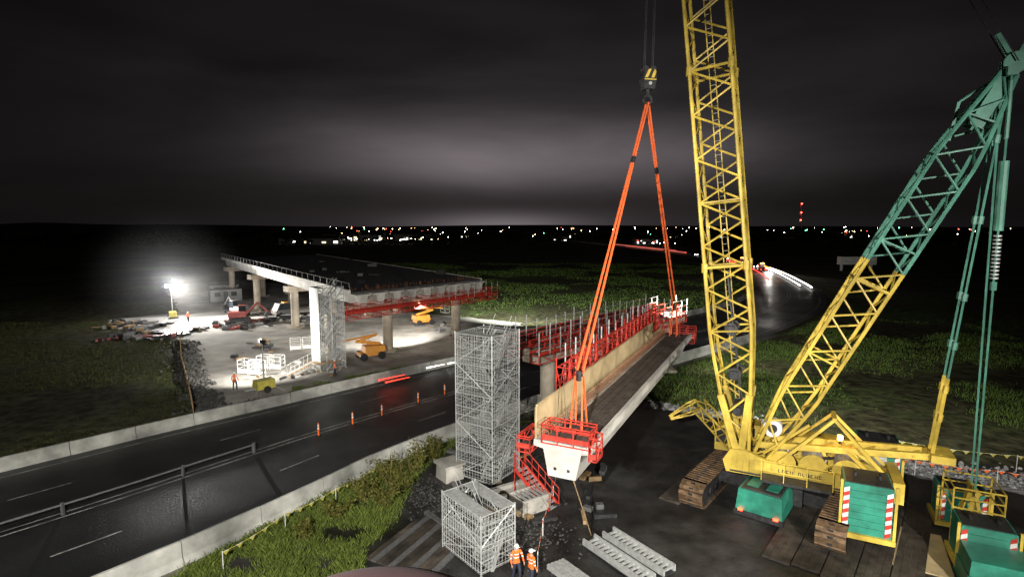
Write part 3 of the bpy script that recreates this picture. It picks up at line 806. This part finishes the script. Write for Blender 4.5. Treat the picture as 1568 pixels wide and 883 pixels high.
# ------------------------------------------------------------ worksite objects (far side)
def light_tower(x,y,h,ang,emis=True,heads=4,hs=.17):
    b=MB([HVY,GALV,EMW,DK]);b.frame((x,y,0),ang=ang)
    b.box(-.6,.6,-.9,.9,.35,1.2,0,.06,.06);b.box(-.2,.2,.9,1.9,.4,.5,1)
    for s in (-1,1): b.tube((s*.62,0,.33),(s*.82,0,.33),.33,14,3,cap=True)
    for s in (-1,1):
        for t in (-1,1): b.tube((s*.5,t*.8,.5),(s*1.3,t*1.4,.02),.04,5,1)
    b.tube((0,0,1.2),(0,0,h*.6),.08,8,1);b.tube((0,0,h*.6),(0,0,h),.055,8,1)
    b.beam((-.8,0,h),(.8,0,h),.07,.07,1)
    for k in range(heads):
        xx=-.6+1.2*k/(heads-1)
        b.box(xx-hs,xx+hs,-.1,.06,h-hs-.01,h+hs+.01,3);b.box(xx-hs+.02,xx+hs-.02,-.16,-.103,h-hs,h+hs,2 if emis else 1)
    b.build('light_tower')
def spot(name,loc,to,power,cone,col=(1,.96,.88),r=.25,blend=.6):
    l=bpy.data.lights.new(name,'SPOT');l.energy=power;l.spot_size=math.radians(cone);l.spot_blend=blend;l.color=col;l.shadow_soft_size=r
    o=bpy.data.objects.new(name,l);scene.collection.objects.link(o);o.location=loc
    o.rotation_euler=(V(to)-V(loc)).to_track_quat('-Z','Y').to_euler();return o
light_tower(-59,96,5.7,math.radians(35),hs=.24)
light_tower(-24.1,52.9,4.9,2.4,False)
light_tower(-5,-5.6,19,math.pi,False);light_tower(17,-6.6,17,math.pi,False)  # unseen tower bodies added behind the camera to carry the flood spots
def lamp_halo_mist(c,r,dens):
    me=bpy.data.meshes.new('lamp_halo_mist');import bmesh;bm=bmesh.new();bmesh.ops.create_icosphere(bm,subdivisions=4,radius=r);bm.to_mesh(me);bm.free()
    o=bpy.data.objects.new('lamp_halo_mist',me);scene.collection.objects.link(o);o.location=c
    m=bpy.data.materials.new('halo_mist');m.use_nodes=True;nt=m.node_tree;N=nt.nodes;L=nt.links;N.remove(N['Principled BSDF'])
    vs_=N.new('ShaderNodeVolumeScatter');vs_.inputs['Anisotropy'].default_value=0
    tc=N.new('ShaderNodeTexCoord');ln_=N.new('ShaderNodeVectorMath');ln_.operation='LENGTH';L.new(tc.outputs['Object'],ln_.inputs[0])
    mr=N.new('ShaderNodeMapRange');mr.interpolation_type='SMOOTHSTEP';mr.inputs[1].default_value=0;mr.inputs[2].default_value=r*.98;mr.inputs[3].default_value=dens;mr.inputs[4].default_value=0
    L.new(ln_.outputs['Value'],mr.inputs[0]);L.new(mr.outputs[0],vs_.inputs['Density']);L.new(vs_.outputs[0],N['Material Output'].inputs['Volume']);me.materials.append(m)
lamp_halo_mist((-58.6,95,6.2),14,.008)  # local scattering sphere added to give the tower lamp its halo
def stillage(x,y,a):
    b=MB([WHT,GALV]);b.frame((x,y,.02),ang=a)
    for i in range(2):
        o=i*1.5
        for xx in (o,o+1.3):
            for yy in (0,1): b.tube((xx,yy,0),(xx,yy,1.5),.04,4)
        for z in (.15,.6,1.05,1.5):
            for yy in (0,1): b.tube((o,yy,z),(o+1.3,yy,z),.035,4)
            for xx in (o,o+1.3): b.tube((xx,0,z),(xx,1,z),.035,4)
        b.box(o,o+1.3,0,1,.1,.15);b.box(o+.05,o+1.25,-.01,.0,.15,.55,0)
    b.build('steel_stillage')
stillage(-29.8,59.3,-.3);stillage(-28.6,61.2,-.1);stillage(-28.5,70.5,.4)
def excavator(x,y,a,m):
    b=MB([m,DK,GLASS]);b.frame((x,y,.02),ang=a)
    for s in (-1,1): b.extr([(-1.5,.1),(1.5,.1),(1.75,.4),(1.5,.75),(-1.5,.75),(-1.75,.4)],s*.9-.22,s*.9+.22,1)
    b.tube((0,0,.7),(0,0,.95),.6,14,1,cap=True);b.box(-1.6,1.1,-1.05,1.05,.95,1.8,0,.08,.05);b.box(-.1,1.15,.15,1.05,1.5,2.7,2,.12,.06);b.box(-.12,1.1,.13,1.07,2.705,2.78,0)
    b.beam((1,-.2,1.4),(2.9,-.2,3.2),.3,.35,0);b.beam((2.9,-.2,3.2),(4.4,-.2,1.6),.22,.28,0)
    b.extr([(4.2,1.6),(4.7,1.3),(4.3,.7),(3.8,.9)],-.6,.2,1);b.tube((1.6,-.2,1.5),(2.4,-.2,2.6),.07,6,1)
    b.build('excavator')
excavator(-45.5,92,.4,RDM);excavator(-49,99,2.6,GALVD)
def boomlift(x,y,a):
    b=MB([ORM,DK,GALV]);b.frame((x,y,.02),ang=a)
    for sx in (-1,1):
        for sy in (-1,1): b.tube((sx*1.1,sy*.85,.45),(sx*1.1,sy*1.15,.45),.45,16,1,cap=True)
    b.box(-1.5,1.5,-.8,.8,.45,.85,0,.05,.05);b.box(-1.7,.9,-.9,.9,.9,1.6,0,.12,.06)
    b.beam((-1.2,0,1.7),(1.8,0,2.3),.3,.35,0);b.beam((1.6,0,2.2),(-.9,0,2.9),.24,.28,0);b.beam((-.9,0,2.9),(3.6,0,2.4),.18,.2,0)
    for xx in (3.6,4.4):
        for yy in (-.8,.8): b.tube((xx,yy,1.6),(xx,yy,2.7),.03,4,2)
    for z in (1.6,2.2,2.7):
        for yy in (-.8,.8): b.tube((3.6,yy,z),(4.4,yy,z),.03,4,2)
        for xx in (3.6,4.4): b.tube((xx,-.8,z),(xx,.8,z),.03,4,2)
    b.box(3.6,4.4,-.8,.8,1.57,1.6,2);b.build('boom_lift')
boomlift(-17.2,66.5,3.7);boomlift(-14.5,90,.6)
def cabin(x,y,a,m):
    b=MB([m,GLASS,DK]);b.frame((x,y,.02),ang=a);b.box(-3,3,-1.2,1.2,.15,2.6,0);b.box(-3.05,3.05,-1.25,1.25,2.605,2.7,2);b.box(-3,3,-1.1,1.1,0,.15,2)
    for xx in (-2.2,.9): b.box(xx,xx+1.1,-1.23,-1.205,1.2,2.1,1)
    b.box(-.5,.35,-1.23,-1.205,.16,2.15,2)
    for k in range(20): b.box(-2.95+k*.3,-2.9+k*.3,1.2,1.23,.2,2.55,0)
    b.build('site_cabin')
cabin(-61,118,.6,GALVD);cabin(-66,127,.6,GALVD)
def pile(name,x,y,sx,sy,n,mm,s=1):
    b=MB(mm)
    for k in range(n):
        b.frame((x+U(-sx,sx),y+U(-sy,sy),.02),ang=U(0,3.14));l=U(.3,1.3)*s;w_=U(.1,.5)*s;h=U(.08,.6)*s
        b.box(-l,l,-w_,w_,0,h,random.randrange(len(mm)),.03,.03)
    b.build(name)
pile('building_material_pile',-53,81,5,4,60,[RDM,GALVD,DK,TIMB,DK,DK,DK])
pile('building_material_pile',-61,89,5,4,40,[DK,GALVD,TIMB,DK])
pile('building_material_pile',-45,89,4,4,40,[DK,RDM,GALVD,DK,DK])
pile('building_material_pile',-36,96,6,8,34,[DK,GALV,CONC,DK])
pile('building_material_pile',-33,72,3,6,16,[DK,GALVD,TIMB,DK],.7)
pile('building_material_pile',-23,62,5,5,22,[DK,GALV,TIMB,WHT],.5)
pile('building_material_pile',-12,88,4,5,22,[DK,GALVD,TIMB,ROCKD],.8)
def rocks(name,path,wd,n,rmin,rmax,m,hz=.5):
    b=MB([m]);
    for k in range(n):
        t=R()*(len(path)-1);i=int(t);f_=t-i;x=path[i][0]*(1-f_)+path[i+1][0]*f_+random.gauss(0,wd);y=path[i][1]*(1-f_)+path[i+1][1]*f_+random.gauss(0,wd)
        r=U(rmin,rmax);vs=[]
        for a in range(5): q=a*1.257+U(-.3,.3);vs.append((x+math.cos(q)*r*U(.7,1.2),y+math.sin(q)*r*U(.7,1.2),.01))
        for a in range(4): q=a*1.57+U(-.3,.3);vs.append((x+math.cos(q)*r*.55,y+math.sin(q)*r*.55,r*U(.5,1.)*hz*2))
        b.add(vs,[[0,1,5],[1,6,5],[1,2,6],[2,7,6],[2,3,7],[3,8,7],[3,4,8],[4,0,8],[0,5,8],[5,6,7,8]])
    b.build(name)
rocks('rubble_bank',[(-26,46.5),(-30,52),(-37,62),(-45,76)],.8,800,.12,.35,ROCKD)
rocks('rock_gravel',[(24,37.5),(34,33),(48,27.5),(60,22.5)],.9,1800,.06,.2,ROCK)
rocks('rock_gravel',[(9,50),(14,48.2),(20.6,44.4)],.5,600,.06,.18,ROCK)
rocks('rock_gravel',[(-6,33),(-4,31),(-1,28),(2,27)],1.1,1200,.03,.09,ROCKD)
b=MB([NET,TIMB])
pth=[(-27.2,46.2),(-31.5,53),(-39,64.5),(-47,77.8)]
for i in range(len(pth)-1):
    a=V((*pth[i],0));c=V((*pth[i+1],0));n=6
    for k in range(n):
        p=a.lerp(c,k/n);q=a.lerp(c,(k+1)/n);b.add([tuple(p),tuple(q),(q.x,q.y,.8+U(-.1,.1)),(p.x,p.y,.8)],[[0,1,2,3]],0);b.tube(p,p+V((0,0,1.1)),.04,4,1)
b.build('silt_fence')
# ------------------------------------------------------------ vehicles
def car(x,y,a,m,van=False,name='car',lit=True):
    b=MB([m,GLASS,RUB,HLW if lit else GALV,EMR if lit else RDM,EMA if lit else ORM]);b.frame((x,y,.03),ang=a);h=2.2 if van else 1.45
    prof=[(-2.2,.35),(2.2,.35),(2.25,.7),(2.0,.92),(1.1,1.0),(.5,h),(-1.5,h),(-2.1,1.05),(-2.25,.8)]
    b.extr(prof,-.88,.88,0)
    b.extr([(1.0,1.03),(.52,h-.07),(-1.45,h-.07),(-1.9,1.05)],-.892,.892,1)
    for sx in (-1.35,1.35):
        for s in (-1,1): b.tube((sx,s*.72,.33),(sx,s*.93,.33),.33,14,2,cap=True)
    for s in (-.65,.65):
        b.box(2.2,2.29,s-.16,s+.16,.6,.78,3);b.box(-2.3,-2.24,s-.16,s+.16,.75,.95,4)
    if van: b.box(-.5,.3,-.5,.5,h+.003,h+.15,5)
    b.build(name)
for (x,y,a,v_) in [(92,205,4.6,1),(96,224,4.6,0),(93,214,4.55,0),(99,240,4.7,1),(88,196,1.3,0),(101,262,4.7,0),(98,300,4.8,0),(95,345,4.8,0)]:
    car(x,y,a,WHT if v_ else DK,van=bool(v_),name='van' if v_ else 'car')
car(-41,100,.9,GALVD,True,'van',False);car(-53,104,2.,GALVD,False,'car',False)
TRW=em('trail_white',(1,.96,.9),4.0);TRR=em('trail_red',(1,.05,.03),3.0);TRA=em('trail_amber',(1,.4,.06),4.);TRD=em('trail_dim_red',(1,.2,.14),.5)
def trail(k0,k1,fr,z,r,m):  # glowing tubes stand in for headlight streaks and glare on the road
    b=MB([m]);pr=None
    for k in range(k0,k1+1):
        p=off(k,fr);p=V((p.x,p.y,z))
        if pr is not None: b.tube(pr,p,r,5,0)
        pr=p
    b.build('vehicle_light_trail')
trail(84,104,-.45,.7,.14,TRW);trail(83,100,-.75,.7,.18,TRW);trail(88,108,.4,.8,.14,TRR);trail(98,110,.6,.8,.3,TRR);trail(90,98,-.2,1.9,.15,TRA)
trail(124,134,.3,.9,.4,TRD);trail(127,137,-.3,.9,.4,TRD)
b=MB([TRR,TRW])
d_=V((.72,.69,0))
for o,m_,l in (((-13.2,54.0,.8),0,3.0),((-12.4,53.4,.75),0,2.8),((-9.3,59.6,.6),1,2.4),((-7.2,61.5,.6),1,1.8)):
    b.tube(V(o),V(o)+d_*l,.08,5,m_,.03)
b.build('vehicle_light_trail')
# ------------------------------------------------------------ vegetation
def leafmat(name,c1,c2):
    m,nt,b=newmat(name);N=nt.nodes;L=nt.links
    g_=N.new('ShaderNodeNewGeometry');r=N.new('ShaderNodeValToRGB');r.color_ramp.elements[0].color=(*c1,1);r.color_ramp.elements[1].color=(*c2,1)
    L.new(g_.outputs['Random Per Island'],r.inputs[0]);L.new(r.outputs[0],b.inputs['Base Color']);b.inputs['Roughness'].default_value=.8;b.inputs['Specular IOR Level'].default_value=.1
    return m
LG=leafmat('grass_blades',(.06,.085,.015),(.18,.23,.05))
LD=leafmat('field_grass_blades',(.03,.034,.014),(.09,.1,.035))
LM=leafmat('meadow_grass_blades',(.04,.07,.02),(.12,.18,.035))
LB=leafmat('shrub_leaves',(.045,.05,.012),(.15,.15,.035))
LT=leafmat('tree_leaves',(.01,.014,.006),(.03,.04,.015))
def inpoly(x,y,p):
    c=False;j=len(p)-1
    for i in range(len(p)):
        if (p[i][1]>y)!=(p[j][1]>y) and x<(p[j][0]-p[i][0])*(y-p[i][1])/(p[j][1]-p[i][1])+p[i][0]: c=not c
        j=i
    return c
def grass(name,poly,n,h0,h1,w_,m,clump=1,spread=.2,avoid=None,nscale=.25,thr=-.2):
    b=MB([m]);xs=[p[0] for p in poly];ys=[p[1] for p in poly];k=0;tr=0
    while k<n and tr<n*12:
        tr+=1;x=U(min(xs),max(xs));y=U(min(ys),max(ys))
        if not inpoly(x,y,poly) or (avoid and any(inpoly(x,y,q) for q in avoid)): continue
        nv=noise.fractal(V((x*nscale+.37,y*nscale+.71,3.37)),1.,2.,4)
        if nv<thr+U(-.12,.12): continue
        hs=.6+.8*max(0,nv+.3)
        for c in range(clump):
            xx=x+random.gauss(0,spread);yy=y+random.gauss(0,spread);a=U(0,6.28);h=U(h0,h1)*hs;dx,dy=math.cos(a)*w_,math.sin(a)*w_;lx,ly=U(-.6,.6)*h,U(-.6,.6)*h
            b.v+=[(xx-dx,yy-dy,0),(xx+dx,yy+dy,0),(xx+lx*.5+dx*.5,yy+ly*.5+dy*.5,h*.6),(xx+lx,yy+ly,h*.9)]
            q=len(b.v)-4;b.f+=[[q,q+1,q+2],[q,q+2,q+3]];b.m+=[0,0]
        k+=1
    return b.build(name)
verge=[(-16.0,22.5),(-13.1,28.7),(-10.3,33.3),(-7.9,37.2),(-4.4,40.8),(-3.9,39.8),(-6,35),(-6.3,31.5),(-6.4,28.6),(-7.2,26.5),(-7,22.5)]
grass('verge_grass',verge,9000,.12,.5,.014,LG,3,.12,thr=-.35,nscale=.5)
rdpoly=[tuple(off(k,1,2.0)) for k in range(0,100)]+[tuple(off(k,-1,-1.5)) for k in range(99,-1,-1)]
grass('field_grass',[(-70,40),(-33,34),(-22,50),(-30,60),(-44,80),(-62,92),(-120,90)],14000,.1,.3,.03,LD,3,.3,[rdpoly,site],.09,-.02)
grass('field_grass',[(-20,100),(4,92),(5,74),(22,84),(45,107),(68,150),(88,210),(60,240),(-60,240),(-55,150)],12000,.15,.4,.07,LM,3,.5,[rdpoly,site],.05,.02)
grass('field_grass',[(10,51),(22,44.5),(35,37),(60,30),(75,90),(60,105),(36,82)],10000,.15,.4,.03,LM,3,.25,[rdpoly],.1,-.02)
grass('roadside_grass',[(-21,52.5),(-14,58.2),(-6,64),(2,72),(1,76),(-4,72),(-9,65),(-16,59),(-22,54.5)],4000,.1,.35,.02,LG,3,.15,None,.4,-.3)
def shrub(name,c,r,h,n,m=LB,stems=9):
    b=MB([m,TIMB])
    for k in range(stems):
        a=U(0,6.28);q=V((c[0]+math.cos(a)*r*U(.2,.9),c[1]+math.sin(a)*r*U(.2,.9),h*U(.5,1)));p=V((c[0]+U(-.2,.2),c[1]+U(-.2,.2),0))
        b.tube(p,q,.03,4,1,.01)
        for j in range(n//stems):
            t=U(.25,1.05);s=p.lerp(q,t)+V((random.gauss(0,r*.17),random.gauss(0,r*.17),random.gauss(0,h*.08)))
            if s.z<.05: s.z=.05
            d1=V((U(-1,1),U(-1,1),U(-.6,.6))).normalized()*U(.05,.12);d2=V((U(-1,1),U(-1,1),U(-1,1))).normalized()*U(.03,.07)
            b.add([s-d1,s+d2,s+d1,s-d2],[[0,1,2,3]],0)
    b.build(name)
for c,r,h in [((-7.6,33.2),1.1,2.1),((-6.4,34.6),1.0,2.2),((-8.7,31.2),1.0,1.5),((-7.2,30.4),.9,1.3),((-9.6,29.2),.8,1.1),((-5.4,36.8),.8,1.7),((-10.6,27.2),.7,.9),((-6.7,32.2),.8,1.6)]:
    shrub('shrub',c,r,h,1300)
b=MB([LT])
for k in range(520):
    Y=U(420,900);x=U(-1.1,1.1)*Y
    if abs(x-70)<25 and Y<600: continue
    hh=U(3,10);cw_=U(4,14)
    for j in range(26):
        s=V((x+random.gauss(0,cw_*.6),Y+random.gauss(0,cw_*.5),abs(random.gauss(hh*.5,hh*.28))))
        d1=V((U(-1,1),U(-.5,.5),U(-.5,.5)))*2.2;d2=V((U(-.5,.5),U(-.5,.5),U(-1,1)))*2.0;b.add([s-d1,s+d2,s+d1*.8,s-d2],[[0,1,2,3]])
b.build('distant_treeline')
b=MB([mat('hill_dark',(.006,.008,.006),1)])
pts=[(-3000+i*120,1900+200*math.sin(i*.3)) for i in range(51)];vs=[]
for i,(x,y) in enumerate(pts): hh=14+9*noise.noise(V((i*.21,.4,.3)))+9*max(0,math.sin(i*.11+.6));vs+=[(x,y,0),(x,y+200,hh),(x,y+600,0)]
b.add(vs,[[3*i+j,3*i+3+j,3*i+4+j,3*i+1+j] for i in range(50) for j in (0,1)]);b.build('distant_hills')
# ------------------------------------------------------------ town
TW=em('window_warm',(1,.8,.5),2.0);TWW=em('window_white',(.95,1,1),3)
LW=em('street_light_white',(1,.95,.85),28);LA=em('street_light_amber',(1,.6,.25),22);LR=em('signal_red',(1,.05,.03),25);LGn=em('signal_green',(.2,1,.5),18)
WALL=mat('wall_render',(.3,.28,.25),.8)
def building(name,x,y,wd,dp,h,lit=1):
    b=MB([WALL,TW,TWW,DK]);b.frame((x,y,0));b.box(-wd/2,wd/2,0,dp,0,h,0)
    b.add([(-wd/2-.4,-.4,h),(wd/2+.4,-.4,h),(wd/2+.4,dp+.4,h),(-wd/2-.4,dp+.4,h),(-wd/2-.4,dp/2,h+dp*.18),(wd/2+.4,dp/2,h+dp*.18)],[[0,1,5,4],[2,3,4,5],[0,4,3],[1,2,5]],3)
    n=int(wd/5)
    for i in range(n):
        if R()<.75*lit: xx=-wd/2+2+i*5;b.box(xx,xx+U(1,4),-.06,-.03,1.2,1.2+U(.8,h-2.4),random.choice([1,2,2]))
    b.build(name)
building('warehouse',-160,560,60,20,7);building('warehouse',-105,590,40,20,7);building('warehouse',-175,480,50,15,5,1);building('house',110,470,14,10,5);building('house',122,480,16,10,5)
building('warehouse',60,700,30,18,6,.7);building('house',185,640,14,9,5,.8);building('house',255,680,14,9,5,.8);building('house',-60,720,14,10,5);building('house',420,700,30,9,5,.5);building('warehouse',48,560,16,9,5,1)
b=MB([LW,LA,LR,LGn,DK])
def lamp(x,y,z,r,mi):
    vs=[(x+r,y,z),(x-r,y,z),(x,y+r,z),(x,y-r,z),(x,y,z+r),(x,y,z-r)]
    b.add(vs,[[0,2,4],[2,1,4],[1,3,4],[3,0,4],[2,0,5],[1,2,5],[3,1,5],[0,3,5]],mi);b.tube((x,y,0),(x,y,z),.12,3,4)
for k in range(125):
    Y=U(520,1300);uu=random.choice([random.gauss(-.22,.1),random.gauss(.12,.18),random.gauss(.6,.18),U(-.25,.9)])
    lamp(uu*Y,Y,U(5,14),U(.25,.75)*Y/800,random.choice([0,0,0,0,1,1,1,2,3]))
for k in range(26): lamp(-190+k*5,495+U(-8,15),U(3,6),U(.2,.5),random.choice([0,0,1]))
for k in range(12): lamp(U(95,105)+k*2,U(400,460),U(2,5),.3,random.choice([0,0,2]))
b.build('town_street_lights')
b=MB([GALV,LR]);X,Y=461,900
for s in ((-2,-2),(2,-2),(0,2)): b.tube((X+s[0],Y+s[1],0),(X+s[0]*.3,Y+s[1]*.3,50),.25,4,0)
for k in range(12):
    z=k*4.1;f_=1-k/17
    b.tube((X-2*f_,Y-2*f_,z),(X+2*f_,Y-2*f_,z+4),.15,3,0)
for z in (50,36,24): b.tube((X,Y-2.5,z),(X,Y-2.5,z+1.6),.9,6,1,cap=True)
b.build('communications_mast')
b=MB([CONCW]);b.frame((117,200,0),(1,-.1));b.box(0,13,0,1,2.2,5,0);b.box(1,1.6,0,.8,0,2.2,0);b.box(11,11.6,0,.8,0,2.2,0);b.build('roadside_sign')
# ------------------------------------------------------------ people
SKIN=mat('skin',(.5,.3,.2),.6)
HAT=mat('hard_hat_white',(.75,.75,.72),.35)
def person(x,y,a,step=.12):
    root=empty('construction_worker');root.location=(x,y,.02);root.rotation_euler=(0,0,a)
    J=[(0,0,.95,.14),(0,0,1.12,.13),(0,0,1.32,.155),(0,0,1.46,.09),(0,0,1.54,.055),
       (.2,0,1.42,.07),(.29,-.03,1.14,.05),(.27,-.22,.98,.04),(-.2,0,1.42,.07),(-.28,.02,1.14,.05),(-.27,-.1,.9,.04),
       (.1,0,.88,.1),(.12,-step,.5,.075),(.12,-step+.02,.1,.055),(.13,-step-.16,.05,.05),
       (-.1,0,.88,.1),(-.12,step*.4,.5,.075),(-.12,step,.1,.055),(-.13,step-.17,.05,.05)]
    E=[(0,1),(1,2),(2,3),(3,4),(3,5),(5,6),(6,7),(3,8),(8,9),(9,10),(0,11),(11,12),(12,13),(13,14),(0,15),(15,16),(16,17),(17,18)]
    me=bpy.data.meshes.new('body');me.from_pydata([j[:3] for j in J],E,[]);ob=bpy.data.objects.new('body',me);scene.collection.objects.link(ob);ob.parent=root
    m,nt,bs=newmat('workwear');N=nt.nodes;L=nt.links;tc=N.new('ShaderNodeTexCoord');s=N.new('ShaderNodeSeparateXYZ');L.new(tc.outputs['Object'],s.inputs[0])
    dv=N.new('ShaderNodeMath');dv.operation='DIVIDE';dv.inputs[1].default_value=1.8;L.new(s.outputs[2],dv.inputs[0])
    r=N.new('ShaderNodeValToRGB');r.color_ramp.interpolation='CONSTANT';el=r.color_ramp.elements
    el[0].color=(.02,.015,.01,1);el[1].position=.08;el[1].color=(.02,.025,.05,1)
    vc=(.9,.16,.02,1)
    for pz,c in ((.50,vc),(.63,(.8,.8,.78,1)),(.66,vc),(.72,(.8,.8,.78,1)),(.745,vc),(.83,(.5,.3,.2,1))): e=el.new(pz);e.color=c
    L.new(dv.outputs[0],r.inputs[0]);L.new(r.outputs[0],bs.inputs['Base Color']);bs.inputs['Roughness'].default_value=.75;me.materials.append(m)
    sk=ob.modifiers.new('skin','SKIN')
    for i,j in enumerate(J): me.skin_vertices[0].data[i].radius=(j[3],j[3]*(.75 if i<4 else 1))
    me.skin_vertices[0].data[0].use_root=True
    ss=ob.modifiers.new('sub','SUBSURF');ss.levels=1;ss.render_levels=2
    b=MB([SKIN,HAT,DK])
    def ell(c,rx,ry,rz,mi,lo=0,hi=math.pi):
        vs=[];n,m2=14,10
        for i in range(m2+1):
            t=lo+(hi-lo)*i/m2
            for k in range(n): p=2*math.pi*k/n;vs.append((c[0]+rx*math.sin(t)*math.cos(p),c[1]+ry*math.sin(t)*math.sin(p),c[2]+rz*math.cos(t)))
        b.add(vs,[[i*n+k,i*n+(k+1)%n,(i+1)*n+(k+1)%n,(i+1)*n+k] for i in range(m2) for k in range(n)],mi)
    ell((0,-.01,1.64),.075,.092,.115,0);ell((0,-.105,1.625),.014,.02,.025,0);ell((-.077,0,1.64),.012,.02,.03,0);ell((.077,0,1.64),.012,.02,.03,0)
    for s_ in (-1,1): ell((s_*.03,-.093,1.655),.011,.008,.007,2)
    ell((0,-.093,1.585),.022,.008,.005,2)
    ell((0,0,1.675),.11,.13,.11,1,0,math.pi/2);b.box(-.1,.1,-.19,-.1,1.672,1.684,1)
    for hx,hy,hz in ((.27,-.25,.95),(-.27,-.12,.86)):
        ell((hx,hy,hz),.025,.04,.05,0)
        for k in range(4): b.tube((hx,hy-.03+k*.02,hz-.03),(hx,hy-.035+k*.02-.01,hz-.1-.01*(k in(1,2))),.009,5,0,.007)
        b.tube((hx,hy-.035,hz),(hx*.93,hy-.065,hz-.04),.01,5,0,.008)
    b.build('head_and_hands',root,True)
person(.2,23.7,.4);person(.85,23.3,2.2,step=.18);person(-27.2,53.4,1);person(-54,92,0);person(-19,58.4,2)
# ------------------------------------------------------------ lights
spot('floodlight',(-5,-5,19),(-8,50,0),82000,92)
spot('floodlight',(17,-6,17),(15,32,5),50000,74)
spot('floodlight',(25,4,4.5),(7,36,5),13000,46)  # added spot to brighten the girder's right flank, unseen source
light_tower(25.4,3.2,4.5,math.radians(200),False)  # unseen tower body added to carry the flank spot
spot('site_floodlight',(-58.4,95.0,5.7),(-36,90,0),55000,110,r=.4,blend=.9)
spot('site_floodlight',(-24.3,53.2,5.0),(-38,80,0),17000,130,r=.4)
spot('site_floodlight',(-12,73,5.2),(-40,100,0),22000,140,r=.3)
lp=bpy.data.lights.new('tower_lamp_spill','POINT');lp.energy=5000;lp.shadow_soft_size=.3;lo=bpy.data.objects.new('tower_lamp_spill',lp);scene.collection.objects.link(lo);lo.location=(-58.5,95.2,6.6)
spot('field_fill_spot',(17,59,8.5),(30,78,0),14000,120,r=.4)  # added fill spot for the grass right of the girder, no fixture there
spot('right_field_fill',(19,36,9),(36,58,0),12000,110,(.98,1,.9),r=.3)  # added fill to light and green the field beyond the crane
spot('field_fill_spot',(-2,84,9),(15,140,0),75000,110,(.95,1,.9),r=.4)  # added greenish fill spot to brighten the central field, no fixture there
spot('car_headlights',(90,195,1.5),(78,165,0),8000,90,r=.3)
moon=bpy.data.lights.new('moon','SUN');moon.energy=.004;moon.angle=.2;mo=bpy.data.objects.new('moon',moon);scene.collection.objects.link(mo);mo.rotation_euler=(math.radians(40),0,.5)
